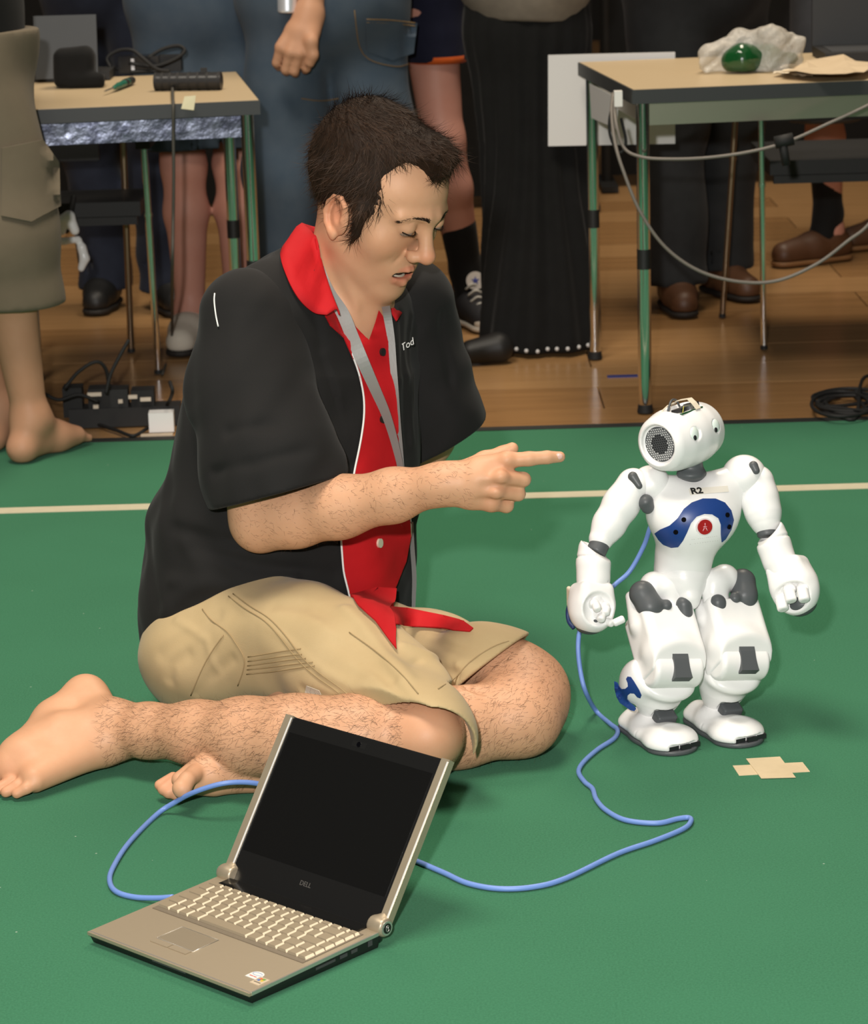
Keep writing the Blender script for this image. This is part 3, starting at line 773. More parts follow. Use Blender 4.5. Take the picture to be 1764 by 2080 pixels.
for pl, w, dp in [([(640, 640), (668, 760), (700, 860), (716, 940)], .009, .006), ([(660, 720), (690, 800), (715, 930)], .007, -.005), ([(400, 1110), (520, 1150), (680, 1165)], .012, .007),
                  ([(360, 1075), (440, 1100), (540, 1100)], .011, .008), ([(350, 1180), (450, 1190), (600, 1175)], .010, -.006), ([(420, 1250), (560, 1190), (680, 1180)], .010, .006),
                  ([(335, 1250), (380, 1200), (430, 1180)], .012, -.006), ([(815, 640), (822, 760), (828, 900)], .007, .005), ([(836, 640), (835, 780), (838, 900)], .006, -.004)]:
    shirt.crease([on(sb_bv, *q) for q in pl], w, dp)
SH = shirt.obj('shirt', BLACKC, man, smooth=2)
def sleeve(path, rs, hem, hem_n, dark_seed, cr):
    s = Soft(.0032); s.chain(path, rs, .03)
    s.field(*wrinkle(.0065, dark_seed, np.min(path, 0) - .15, np.max(path, 0) + .15, 30))
    s.field(*wrinkle(.0030, dark_seed + 40, np.min(path, 0) - .15, np.max(path, 0) + .15, 65))
    for pl, w, dp in cr: s.crease(pl, w, dp)
    d = _unit(path[-1] - path[-2]); s.cone(path[-2] + (path[-1] - path[-2]) * .5, path[-1] + d * .05, (rs[-2] + rs[-1]) / 2 - .011, rs[-1] - .009, .002, '-')
    s.plane(hem, hem_n, .003)
    return s.obj('sleeve', BLACKC, man, smooth=2)
a0 = P(512, 658, 4.065); a1 = P(508, 800, 4.015); a2 = P(552, 930, 3.965); a3 = P(590, 1060, 3.935)
SR = sleeve([a0, a1, a2, a3], [.080, .090, .101, .108], P(566, 1000, 3.94), P(566 + 73, 1000 + 270, 3.90) - P(566, 1000, 3.94), 11,
            [([P(440, 960, 3.9), P(520, 940, 3.86), P(640, 910, 3.87)], .010, .005), ([P(470, 880, 3.9), P(560, 860, 3.88)], .012, .006), ([P(600, 700, 3.95), P(640, 820, 3.9)], .012, -.006)])
b0 = shL + V(-.012, 0, .0); b1 = P(858, 760, 4.34); b2 = P(878, 850, 4.335); b3 = P(900, 980, 4.33)
SL = sleeve([b0, b1, b2, b3], [.080, .078, .082, .086], P(897, 907, 4.3), P(897 + 65, 907 + 115, 4.3) - P(897, 907, 4.3), 12, [([P(900, 640, 4.28), P(915, 760, 4.27), P(905, 860, 4.27)], .008, .005)])
bvS = bvh_of(SH, SR, SL)
def trunk_only():
    vs = np.array([v.co for v in bd.data.vertices]) + np.array(base_of(bd)); F_ = [list(p.vertices) for p in bd.data.polygons]
    c = np.array([vs[f[0]] for f in F_]); keep = (c[:, 1] > 4.0) & (c[:, 2] > .40) & ((toH(c) ** 2).sum(1) > .118 ** 2)
    b = base_of(SH); n = len(vs); V_ = [tuple(v) for v in vs] + [tuple(v.co + b) for v in SH.data.vertices]
    return BVHTree.FromPolygons(V_, [F_[i] for i in np.nonzero(keep)[0]] + [[i + n for i in p.vertices] for p in SH.data.polygons])
bvT = trunk_only()
bvSB = bvh_of(SH, SR, SL, bd)
# red front panel with white piping
panel = [(652, 630), (668, 662), (696, 688), (722, 745), (735, 798), (737, 838), (732, 880), (723, 930), (714, 975), (690, 1090), (695, 1150), (702, 1188), (709, 1216), (726, 1238), (752, 1262),
         (792, 1262), (796, 1200), (820, 1140), (830, 1088), (828, 1042), (806, 962), (805, 880), (803, 800), (796, 742), (790, 690), (783, 655), (768, 628), (760, 655), (747, 692), (722, 664), (700, 630), (680, 622)]
pn = patch('red_front_panel', bvT, panel, 9, .0025, .0022, REDC, man, relax=10)
def piping(pl, bv, r=.0016, name='white_piping', m=WHITEP, lift=.004, parent=man):
    pts = []
    for x, y in spline([(a, b, 0) for a, b in pl], 5)[:, :2]:
        h = hit(bv, x, y)
        pts.append(h[0] + h[1] * lift if h is not None else (P(x, y, (pts[-1][1] if pts else 4.0))))
    pts = np.array(pts)
    for _ in range(2): pts[1:-1] = (pts[:-2] + 2 * pts[1:-1] + pts[2:]) / 4
    return tube(name, pts, r, m, parent, 8)
piping([(698, 684), (722, 745), (735, 798), (737, 838), (732, 880), (723, 930), (714, 975)], bvT)
piping([(690, 1090), (695, 1150), (702, 1188), (709, 1216)], bvT)
piping([(794, 730), (803, 800), (805, 880), (806, 962), (828, 1042), (830, 1088)], bvT)
piping([(438, 597), (437, 612), (440, 640), (445, 664)], bvh_of(SR, SH), .0012, lift=.002)
# buttons
for i, (x, y) in enumerate([(771, 715), (773, 850), (765, 1103)]):
    h = hit(bvT, x, y)
    if h:
        n = h[1]; c = h[0] + n * .006
        bobj('button', cyl_bm(c - n * .002, c + n * .002, .0062 if i < 2 else .0072, n=20), mat('black_button', (.02, .015, .015), .3) if i < 2 else mat('pearl_snap', (.80, .72, .58), .15, metal=.4), man, bevel=.0008)
# turned-down red collar
def over(x, y, Yd, off):
    h = hit(bvS, x, y); return P(x, y, min(h[0][1] - off, Yd + .03)) if h is not None else P(x, y, Yd)
cols = [  # inner stand, fold, outer edge
    (P(690, 500, 4.30), P(668, 470, 4.31), P(640, 500, 4.33)),
    (P(650, 492, 4.27), P(628, 459, 4.28), P(588, 492, 4.27)),
    (P(642, 500, 4.23), P(613, 455, 4.225), over(570, 516, 4.20, .010)),
    (P(648, 520, 4.17), over(636, 478, 4.150, .012), over(582, 560, 4.130, .010)),
    (P(655, 555, 4.12), over(648, 528, 4.090, .012), over(606, 605, 4.060, .010)),
    (P(672, 598, 4.075), over(666, 585, 4.040, .012), over(636, 634, 4.02, .010)),
    (P(690, 640, 4.045), over(684, 628, 4.015, .012), over(664, 640, 4.005, .010)),
]
def loft(name, rows, thick, m, parent, per=5, smooth=True, clear=None):
    rows = np.array(rows)                                   # (columns, across, 3)
    R_ = np.array([spline(rows[:, j], per) for j in range(rows.shape[1])]).transpose(1, 0, 2)
    R2 = np.array([spline(r, 4) for r in R_]); n, k_ = R2.shape[:2]
    if clear is not None:
        for i in range(n):
            for j in range(k_):
                x, y = PROJ(R2[i, j]); h = hit(clear, x, y)
                if h is not None and R2[i, j][1] > h[0][1] - .006 and R2[i, j][1] < h[0][1] + .12: R2[i, j] = P(x, y, h[0][1] - .006)
    me = bpy.data.meshes.new(name)
    me.from_pydata([tuple(p) for p in R2.reshape(-1, 3)], [], [(i * k_ + j, i * k_ + j + 1, (i + 1) * k_ + j + 1, (i + 1) * k_ + j) for i in range(n - 1) for j in range(k_ - 1)])
    o = link(name, me, m, parent, smooth)
    md = o.modifiers.new('thickness', 'SOLIDIFY'); md.thickness = thick; md.offset = 0
    return o
loft('collar', cols, .0024, REDC, man, clear=bvSB)
# left half of the collar, half hidden behind the jaw
loft('collar', [(P(700, 500, 4.31), P(672, 470, 4.315), P(690, 500, 4.345)), (P(760, 560, 4.32), P(760, 535, 4.33), P(800, 560, 4.36)), (P(785, 610, 4.24), P(792, 590, 4.25), P(826, 612, 4.27)), (P(782, 640, 4.16), P(790, 628, 4.15), P(806, 652, 4.14))], .0024, REDC, man)
# embroidered name on the chest
h = hit(bvT, 822, 700)
if h is not None:
    n = _unit(h[1] * .4 + _unit(cam_pos - h[0])); al = _unit(P(836, 689, h[0][1]) - P(810, 703, h[0][1])); al = _unit(al - n * (al @ n)); up_ = np.cross(n, al)
    text_obj('embroidered_name', 'Tod', np.stack([al, up_, n], 1), h[0] - al * .0115 - up_ * .006 + n * .0060, .0145, WHITEP, man, .0005, .40)
# shorts
sh = Soft(.0030)
rc = [G(425, 1318, .120), P(520, 1296, 3.985), P(620, 1303, 3.90), P(710, 1345, 3.82), G(790, 1420, .122), G(838, 1476, .100), G(862, 1512, .092)]
sh.chain(rc, [.096, .092, .080, .078, .075, .072, .072], .05)
sh.ell(P(430, 1320, 4.08), (.100, .15, .088), k=.05)
sh.cone(P(470, 1300, 4.1), P(600, 1290, 4.22), .105, .095, .05)
lc = [P(600, 1300, 4.25), P(760, 1338, 4.12), P(880, 1346, 4.02), G(985, 1362, .112), G(1060, 1380, .098)]
sh.chain(lc, [.098, .084, .072, .066, .068], .05)
sh.plane((0, 0, .0015), (0, 0, -1), .006)
def shorts_folds(s, bv):
    for pl, w, dp in [([(470, 1215), (560, 1280), (640, 1350), (760, 1430)], .006, -.0025), ([(360, 1260), (420, 1300), (440, 1360)], .006, -.003), ([(400, 1410), (420, 1380), (470, 1340)], .008, .004),
                      ([(700, 1230), (760, 1300), (830, 1380)], .010, -.005), ([(640, 1240), (720, 1300), (800, 1380)], .009, .004), ([(680, 1300), (760, 1360), (840, 1430)], .008, .004),
                      ([(660, 1370), (740, 1395), (830, 1440)], .007, -.004), ([(620, 1400), (700, 1430), (800, 1460)], .008, .005), ([(560, 1230), (640, 1230), (720, 1270)], .012, .004),
                      ([(830, 1290), (900, 1310), (960, 1330)], .008, .005), ([(820, 1310), (870, 1330), (930, 1350)], .007, -.005), ([(840, 1345), (900, 1360), (930, 1372)], .007, .004),
                      ([(380, 1330), (350, 1350), (345, 1380)], .010, .005), ([(330, 1330), (380, 1290), (440, 1250)], .012, .004)]:
        s.crease([on(bv, *q, 3.95) for q in pl], w, dp)
sh.res = .008; t_ = sh.obj('tmp', None, None); t_bv = bvh_of(t_); bpy.data.objects.remove(t_); sh.res = .0030
shorts_folds(sh, t_bv)
sh.field(*wrinkle(.0042, 21, P(300, 1500, 3.6) - .3, P(1100, 1200, 4.3) + .3, 40))
def hem(line, rin, a, b, Y_, away):
    """hollow the end of a trouser leg and cut it along the line a-b"""
    sh.chain(line, rin, .01, '-')
    A_, B_ = a, b; mid = (A_ + B_) / 2; e = _unit(B_ - A_); n = away - e * (away @ e); n = _unit(n); t = np.cross(n, e)
    sh.box(mid + n * .09, (.16, .09, .13), np.stack([e, n, t], 1), .002, .002, '-')
hem([rc[-3], rc[-2], rc[-1], rc[-1] + (rc[-1] - rc[-2]) * 2], [.060, .062, .064, .064], G(735, 1478, .10), G(898, 1512, .10), 0, rc[-1] - rc[-2])
hem([lc[-2], lc[-1], lc[-1] + (lc[-1] - lc[-2])], [.056, .060, .062], P(1050, 1298, 3.84), P(892, 1420, 3.80), 0, lc[-1] - lc[-2])
sh.box(G(800, 1535, .0), (.16, .10, .045), None, .01, .012, '-')
SO = sh.obj('shorts', KHAKI, man, smooth=2)
bvP = bvh_of(SO)
for pl in ([(465, 1212), (500, 1238), (540, 1262), (575, 1300), (606, 1340), (640, 1372), (680, 1400), (715, 1428), (735, 1440)], [(474, 1207), (508, 1232), (549, 1257), (584, 1295), (614, 1334), (648, 1366), (688, 1394), (722, 1422)],
           [(412, 1238), (432, 1262), (462, 1282), (480, 1306), (497, 1335), (495, 1362), (484, 1392)], [(455, 1290), (430, 1325), (408, 1365), (388, 1412)],
           [(730, 1440), (790, 1450), (840, 1456), (872, 1466)], [(738, 1412), (737, 1440), (742, 1470)], [(728, 1412), (728, 1440), (732, 1468)],
           [(1068, 1297), (1010, 1310), (955, 1345), (925, 1378), (890, 1400)], [(710, 1285), (760, 1320), (812, 1365), (850, 1410)]):
    piping(pl, bvP, .0009, 'seam', KHAKI_D, .0012)
for pl in ([(505, 1334), (560, 1325), (612, 1318)], [(505, 1343), (560, 1335), (614, 1329)], [(504, 1352), (560, 1344), (622, 1337)], [(503, 1360), (565, 1353), (636, 1345)], [(502, 1369), (570, 1362), (640, 1352)]):
    piping(pl, bvP, .0009, 'pocket_seam', KHAKI_D, .0012)
patch('woven_label', bvP, [(624, 1392), (650, 1402), (656, 1416), (620, 1414)], 8, .0008, .0008, mat('label_cloth', (.58, .52, .42), .8), man)
# red tails of the open shirt, one down the thigh, one out over the left leg
bvA = bvh_of(SO, SH)
patch('red_shirt_tail', bvA, [(706, 1205), (726, 1238), (760, 1268), (803, 1326), (802, 1288), (792, 1242), (796, 1195), (760, 1190)], 9, .006, .0022, REDC, man, relax=25)
patch('red_shirt_tail', bvA, [(792, 1240), (830, 1243), (900, 1258), (945, 1270), (963, 1282), (956, 1288), (880, 1281), (799, 1274)], 9, .005, .0022, REDC, man, relax=25)
# lanyard round the neck
LAN = mat('grey_satin', (0.30, 0.30, 0.29), 0.32, metal=0.35, bump=(300, .15, .0005))
lan = thing('lanyard', 'flat grey satin lanyard hanging round the neck of the pointing person', 'lanyard', P(760, 800, 4.0))
def ribbon(name, pl, parent, thick=.0012, bv=None):
    v, f = [], []
    C_ = spline([(x, y, w) for x, y, w, *_ in pl], 6); prev = None; dep = []
    for (x, y, w) in C_:
        h = hit(bv or bvSB, x, y); dep.append(h[0][1] - .010 if h is not None else np.nan)
    dep = np.array(dep); ok_ = ~np.isnan(dep); dep = np.interp(np.arange(len(dep)), np.nonzero(ok_)[0], dep[ok_]) if ok_.any() else np.full(len(dep), 3.98)
    d0 = dep.copy()
    for _ in range(25): dep[1:-1] = (dep[:-2] + dep[1:-1] + dep[2:]) / 3
    dep = dep - min(.015, max(0, float((dep - d0).max())))
    tg = np.gradient(C_[:, :2], axis=0); nr = np.stack([-tg[:, 1], tg[:, 0]], 1); nr /= np.linalg.norm(nr, axis=1)[:, None]
    for i, (x, y, w) in enumerate(C_):
        a = nr[i] * w / 2
        v += [P(x + a[0], y + a[1], dep[i]), P(x - a[0], y - a[1], dep[i] - .002), P(x + a[0], y + a[1], dep[i] + thick), P(x - a[0], y - a[1], dep[i] - .002 + thick)]
    for i in range(len(C_) - 1):
        b = 4 * i; f += [(b, b + 1, b + 5, b + 4), (b + 2, b + 6, b + 7, b + 3), (b, b + 4, b + 6, b + 2), (b + 1, b + 3, b + 7, b + 5)]
    f += [(0, 2, 3, 1), (len(v) - 4, len(v) - 3, len(v) - 1, len(v) - 2)]
    return obj(name, v, f, LAN, parent, False)
ribbon('right_strap', [(641, 502, 7), (652, 545, 15), (669, 592, 22), (696, 636, 26), (716, 684, 26), (738, 736, 25), (762, 790, 22), (783, 838, 19), (798, 884, 16), (812, 940, 13), (820, 985, 12)], lan, bv=bvT)
ribbon('left_strap', [(784, 622, 17), (788, 645, 17), (795, 690, 15), (799, 740, 14), (804, 800, 13), (809, 860, 11), (815, 920, 9), (820, 985, 9)], lan, bv=bvT)
ribbon('lanyard_tail', [(836, 1060, 8), (838, 1110, 9), (842, 1170, 9), (841, 1215, 8), (840, 1245, 7)], lan)
# ------------------------------------------------------------------ the little white robot
WP = mat('white_plastic', (0.86, 0.855, 0.85), 0.34, var=(18, 0.25, (0.80, 0.785, 0.76)), spec=0.5, coat=0.15)
GP = mat('grey_plastic', (0.085, 0.092, 0.098), 0.42, spec=0.4)
DP = mat('dark_plastic', (0.020, 0.020, 0.022), 0.35)
BP = mat('blue_plastic', (0.014, 0.050, 0.215), 0.38, spec=0.5)
CREAM = mat('cream_tape', (0.72, 0.64, 0.50), 0.55)
RY = 3.95
rb = thing('humanoid_robot', 'small white humanoid robot with blue chest band standing on the green carpet', 'robot', (0.36, 3.93, 0))
Tf = _unit((math.sin(.26), -math.cos(.26), 0)); TR = frame(Tf)          # columns: its right, its front, up
RB = 0.0015
def soft(): return Soft(RB)
# --- head
Er = _unit((-.650, -.757, -.030)); Fh = V(.74, -.62, .25); Fh = _unit(Fh - Er * (Fh @ Er)); Uh = np.cross(Er, Fh)
HDR = np.stack([Er, Fh, Uh], 1); HC = P(1386, 886, RY)
def hd(a, b, c): return HC + HDR @ V(a, b, c)
s = soft()
s.ell(HC, (.066, .0490, .0475), HDR, 0)
for q in (1, -1): s.cyl(hd(q * .024, -.001, 0), hd(q * .0575, -.001, 0), .0375, .008, .022)
s.cyl(hd(.053, -.001, 0), hd(.068, -.001, 0), .0295, .002, .003, '-')
s.cyl(hd(-.053, -.001, 0), hd(-.068, -.001, 0), .0295, .002, .003, '-')
s.box(hd(.004, .014, .0535), (.0285, .0215, .0165), HDR, .006, .002, '-')          # open hatch on the crown
for q in (1, -1): s.ell(hd(q * .0265, .0465, .004), (.0108, .0050, .0108), HDR, .001, '-')
s.ell(hd(.012, .046, .026), (.002, .004, .003), HDR, .001, '-')
head = s.obj('head', WP, rb)
for q in (1, -1):
    c = hd(q * .0530, -.001, 0); n = Er * q
    e1 = Fh; e2 = Uh
    g = obj('speaker_grille', [c] + [c + (e1 * math.cos(t) + e2 * math.sin(t)) * .0262 + n * .0012 for t in np.linspace(0, 2 * PI, 40, endpoint=False)] + [c + n * .0016], [(0, 1 + i, 1 + (i + 1) % 40) for i in range(40)] + [(41, 1 + i, 1 + (i + 1) % 40) for i in range(40)], GP, head, False)
    for nm, mm, lo, hi in (('grille_hole', mat('grille_pale', (.62, .62, .62), .5), .0145, .0245), ('grille_hole', mat('grille_black', (.006, .006, .007), .6), -1, .0145)):
        v, f = [], []
        d = .0037
        for i in range(-9, 10):
            for j in range(-9, 10):
                x = (i + .5 * (j % 2)) * d; y = j * d * .866; r = math.hypot(x, y)
                if not lo < r < hi: continue
                b = len(v); p = c + e1 * x + e2 * y + n * .0018
                rr = .00135 if lo > 0 else .0014
                v += [p + (e1 * math.cos(t) + e2 * math.sin(t)) * rr for t in np.linspace(0, 2 * PI, 6, endpoint=False)] + [p - n * .001]
                f += [tuple(range(b, b + 6))] + [(b + t, b + (t + 1) % 6, b + 6) for t in range(6)]
        o = obj(nm, v, f, mm, g, False); o['kind'] = 'stuff'
for q in (1, -1):
    e = soft(); e.res = .0008; e.ell(hd(q * .0265, .0428, .004), (.0107, .0046, .0107), HDR, 0)
    eye = e.obj('eye', mat('eye_lens', (.78, .88, .82), .15, coat=.5), head)
    e = soft(); e.res = .0006; e.ell(hd(q * .0265 + .0040, .0462, -.0012), (.0036, .0016, .0042), HDR, 0); e.obj('camera_lens', DP, eye)
# electronics in the hatch
ele = bobj('circuit_board', box_bm(hd(.004, .014, .0355), (.026, .019, .001), HDR), mat('green_board', (.02, .09, .035), .4), head)
bobj('chip', box_bm(hd(.012, .018, .0395), (.011, .009, .0032), HDR), DP, head, bevel=.0005)
bobj('chip', box_bm(hd(-.018, .016, .0400), (.006, .010, .0045), HDR), DP, head, bevel=.0005)
bobj('connector', box_bm(hd(.001, .022, .0405), (.003, .009, .0040), HDR), mat('steel', (.55, .56, .58), .3, metal=.9), head, bevel=.0005)
tube('wire', spline([hd(.030, .006, .038), hd(.026, .010, .050), hd(.012, .006, .0560), hd(-.006, 0, .053), hd(-.016, -.004, .042)], 8), .0017, GP, head, 8)
tube('wire', spline([hd(.022, .028, .036), hd(.014, .026, .044), hd(.004, .02, .042)], 6), .0007, mat('yellow_wire', (.45, .42, .08), .5), head, 6)
v = []
for a, z in ((.034, .0345), (.026, .0445), (.010, .0490), (-.006, .0500)):
    v += [hd(a, -.006, z), hd(a, -.003, z)]
obj('ribbon_cable', [p + Uh * d for p in v for d in (0, .0007)], [(0, 2, 6, 4), (4, 6, 10, 8), (8, 10, 14, 12), (1, 5, 7, 3), (5, 9, 11, 7), (9, 13, 15, 11), (0, 4, 5, 1), (4, 8, 9, 5), (8, 12, 13, 9), (2, 3, 7, 6), (6, 7, 11, 10), (10, 11, 15, 14)], CREAM, head, False)
rows = []
for a in (-.0005, -.0125):
    rows.append([hd(a, -.010, .0470), hd(a, .004, .0520), hd(a, .024, .0520), hd(a, .031, .0440), hd(a, .036, .0350)])
def sheet(name, rows, th, m, parent):
    A_, B_ = np.array(rows); n = len(A_); up_ = Uh * th; v = list(A_) + list(B_) + list(A_ + up_) + list(B_ + up_); f = []
    for i in range(n - 1): f += [(i, i + 1, n + i + 1, n + i), (2 * n + i, 3 * n + i, 3 * n + i + 1, 2 * n + i + 1), (i, 2 * n + i, 2 * n + i + 1, i + 1), (n + i, n + i + 1, 3 * n + i + 1, 3 * n + i)]
    f += [(0, n, 3 * n, 2 * n), (n - 1, 3 * n - 1, 4 * n - 1, 2 * n - 1)]
    return obj(name, v, f, m, parent, False)
sheet('tape', rows, .0009, CREAM, head)
# --- neck
s = soft(); s.cone(P(1403, 930, 3.95), P(1408, 985, 3.955), .0175, .0180, 0); s.ell(P(1405, 962, 3.945), (.0225, .020, .009), TR, .006); s.obj('neck', GP, rb)
# --- trunk
s = soft()
s.ell(P(1410, 1040, 3.955), (.072, .046, .050), TR, 0)
s.ell(P(1408, 1024, 3.960), (.064, .044, .034), TR, .02)
s.ell(P(1416, 1058, 3.930), (.060, .040, .046), TR, .02)
s.cone(P(1402, 1060, 3.955), P(1388, 1150, 3.960), .052, .0405, .02)
s.cone(P(1388, 1130, 3.960), P(1386, 1160, 3.960), .041, .0420, .006)
s.cone(P(1335, 992, 3.960), P(1370, 1005, 3.955), .022, .025, .02); s.cone(P(1500, 976, 3.975), P(1450, 995, 3.96), .026, .026, .02)
s.plane(P(1388, 1168, 3.96), V(0, 0, -1) , .004)
s.crease([P(1372, 966, 3.90), P(1405, 985, 3.885), P(1440, 966, 3.90)], .003, .0012)
trunk = s.obj('torso', WP, rb)
s = soft(); s.chain([P(1389, 1150, 3.955), P(1392, 1178, 3.945), P(1402, 1212, 3.925), P(1404, 1222, 3.925)], [.0400, .0330, .0150, .0120], .012, flat=None)
s.ell(P(1388, 1160, 3.957), (.0445, .040, .012), TR, .006); s.obj('pelvis', WP, rb)
s = soft(); s.ell(P(1384, 1060, 4.02), (.040, .03, .058), TR, 0); s.obj('back_shell', WP, rb)
bvB = bvh_of(trunk)
def z5(*pl): return [(1120 + x / 3.15, 780 + y / 3.15) for x, y in pl]
patch('chest_band', bvB, z5((665, 955), (700, 930), (760, 905), (810, 860), (850, 800), (900, 760), (970, 735), (1050, 735), (1110, 760), (1150, 810), (1166, 870), (1150, 930), (1115, 990), (1090, 1010), (1085, 960), (1085, 900), (1070, 860), (1030, 835), (980, 832), (930, 850), (895, 890), (870, 950), (845, 1000), (815, 1040), (770, 1045), (720, 1025), (690, 995)), 4, .0002, .0012, BP, trunk)
def disc(name, x, y, r, m, parent, lift=.0006, th=.003, bv=bvB, bevel=.0006, n=24):
    h_ = hit(bv, x, y); c = h_[0] + h_[1] * lift
    return bobj(name, cyl_bm(c - h_[1] * .002, c + h_[1] * th, r, n=n), m, parent, bevel=bevel)
(bx_, by_), = z5((980, 912))
disc('chest_button', bx_, by_, .0130, mat('clear_ring', (.75, .72, .72), .2), trunk, .0004, .0016)
btn = disc('chest_button', bx_, by_, .0112, mat('red_button', (.36, .010, .014), .22, coat=.6), trunk, .0010, .0030)
h_ = hit(bvB, bx_, by_); n_ = h_[1]; u_ = _unit(V(0, 0, 1) - n_ * n_[2]); r_ = np.cross(u_, n_)
for a0_, b0_, a1_, b1_ in ((0, .006, 0, .0015), (-.0028, .0005, .0028, .0005), (-.001, -.001, -.0035, -.0055), (.001, -.001, .0035, -.0055)):
    c0_ = h_[0] + n_ * .0042 + r_ * a0_ + u_ * b0_; c1_ = h_[0] + n_ * .0042 + r_ * a1_ + u_ * b1_
    tube('button_mark', [c0_, c1_], .00055, mat('pale_mark', (.75, .45, .5), .5), btn, 6)
for x, y in z5((850, 868), (800, 945), (1123, 838), (1134, 912)): disc('screw_hole', x, y, .0036, mat('hole_black', (.004, .004, .005), .95, spec=.05), trunk, .0014, .0016, bevel=0)
stk = patch('name_sticker', bvB, z5((880, 674), (1128, 652), (1136, 690), (890, 712)), 5, .0004, .0006, mat('sticker', (.78, .74, .66), .5), trunk)
h_ = hit(bvB, 1419, 998); n_ = h_[1]; u_ = _unit(V(0, 0, 1) - n_ * n_[2]); al_ = np.cross(u_, n_)
def settleB(p):
    x, y = PROJ(p); q_ = hit(bvB, x, y); return q_[0] + n_ * .0012 if q_ else p
t2 = text_obj('stencil_letters', 'R2', np.stack([al_, u_, n_], 1), P(1405, 1004.5, h_[0][1]), .0165, mat('stencil_black', (.01, .01, .01), .6), stk, .0003, 0, settleB, bold=.00055)
# faint worn print below the button
v, f = [], []
PRN = mat('worn_print', (.36, .35, .33), .7)
for row_, (xa, xb, y0, y1) in enumerate(((1407, 1456, 1096, 1089), (1398, 1458, 1106, 1098))):
    for t in np.linspace(0, 1, 13):
        h_ = hit(bvB, xa + (xb - xa) * t, y0 + (y1 - y0) * t)
        if h_ is None or rng.random() < .2: continue
        c = h_[0] + h_[1] * .0004; b = len(v); w_ = rng.uniform(.0006, .0012)
        v += [c - al_ * w_, c + al_ * w_, c + al_ * w_ + u_ * .0018, c - al_ * w_ + u_ * .0016]; f.append((b, b + 1, b + 2, b + 3))
o = obj('worn_print', v, f, PRN, trunk, False); o['kind'] = 'stuff'
# --- arms
def arm(sh_, up_, el_, fa, wr_, hd_, side, rs):
    s = soft(); s.ell(sh_[0], sh_[1], TR, 0); s.obj('shoulder', WP, rb)
    s = soft(); s.chain(up_, rs, .01); u = s.obj('upper_arm', WP, rb)
    d = _unit(el_[1] - el_[0]); s = soft(); s.cyl(el_[0], el_[1], .0150, .003); s.obj('elbow_joint', GP, rb)
    s = soft(); s.chain(fa, [.0225, .0235, .0225, .0205, .0215], .01); s.cone(fa[0] - _unit(fa[1] - fa[0]) * .02, fa[0], .0165, .0165, .002, '-')
    s.plane(fa[0] - _unit(fa[1] - fa[0]) * .002, -_unit(fa[1] - fa[0]) + V(.65 * side, -.35, 0), .002)
    k_ = _unit(fa[2] - fa[0]); c_ = fa[0] + (fa[1] - fa[0]) * .55; e1 = _unit(np.cross(k_, V(0, 1, 0))); e2 = np.cross(k_, e1)
    s.crease([c_ + (e1 * math.cos(t) + e2 * math.sin(t)) * .0235 for t in np.linspace(0, 2 * PI, 20)], .0016, .0022)
    s.crease([fa[2] + e1 * .020 + V(0, -.012, 0), fa[3] + e1 * .012 + V(0, -.02, 0)], .0020, .0016); s.crease([fa[2] - e1 * .016 + V(0, -.014, 0), fa[3] - e1 * .006 + V(0, -.02, 0)], .0020, .0016)
    s.obj('forearm', WP, rb)
    return u
def hand_shell(c, R, size, dig, fingers, thumb, fat=1.0):
    """c: centre of the hollow hand, R: across, out of the palm opening, along; fingers are little two-joint studs"""
    s = soft(); s.ell(c, size, R, 0); s.box(c - R[:, 2] * size[2] * .55, (size[0] * .80, size[1] * .8, size[2] * .6), R, .012, .012)
    s.ell(c + R @ V(*dig[0]), dig[1], R, .003, '-'); hs_ = s.obj('hand', WP, rb)
    for p in fingers:
        for a, b, ra in ((p[0], p[1], .0072), (p[1], p[2], .0064)):
            s = soft(); s.res = .0011; s.cyl(c + R @ V(*a), c + R @ V(*b), ra * fat, .0034); s.obj('finger_segment', WP, hs_)
    if thumb:
        for a, b, ra in ((thumb[0], thumb[1], .0062), (thumb[1], thumb[2], .0058)):
            s = soft(); s.res = .0011; s.cyl(c + R @ V(*a), c + R @ V(*b), ra, .0032); s.obj('thumb_segment', WP, hs_)
    s = soft(); s.ell(c + R[:, 2] * size[2] * .64 - R[:, 1] * size[1] * .16, (size[0] * .62, size[1] * .66, size[2] * .40), R, 0); s.ell(c + R[:, 1] * .002, (size[0] * 1.03, size[1] * .985, size[2] * .985), R, .001, '-') if False else None
    s.obj('hand_pad', GP, hs_)
    return hs_
def robot_arm_a():
    arm((P(1323, 982, 3.955), (.0285, .030, .0270)), [P(1287, 985, 3.945), P(1262, 1025, 3.935), P(1238, 1065, 3.925), P(1222, 1094, 3.915)], (P(1224, 1094, 3.914), P(1210, 1124, 3.903)),
        [P(1206, 1116, 3.906), P(1206, 1145, 3.898), P(1206, 1178, 3.890), P(1206, 1208, 3.884), P(1205, 1232, 3.878)], None, None, 1, [.0250, .0260, .0235, .0185])
    k = _unit(P(1205, 1250, 3.868) - P(1206, 1140, 3.900)); out_ = V(.30, -.88, -.25); out_ = _unit(out_ - k * (out_ @ k)); R = np.stack([np.cross(out_, k), out_, k], 1)
    h = hand_shell(P(1202, 1238, 3.872), R, (.0345, .0330, .0350), ((-.002, .030, .004), (.0255, .018, .0265)),
               [((.010, .010, -.004), (.012, .026, -.002), (.006, .031, .010)), ((-.006, .010, -.006), (-.008, .027, -.006), (-.008, .035, .006)), ((.002, .010, .008), (.004, .026, .010), (-.002, .032, .020))],
               ((.014, .010, .016), (.022, .026, .022), (.037, .033, .014)))
    return h
R_ax = None
h1 = robot_arm_a()
s = soft(); s.box(P(1160, 1215, 3.895), (.0035, .012, .016), TR, .003); s.obj('wrist_clip', CREAM, rb)
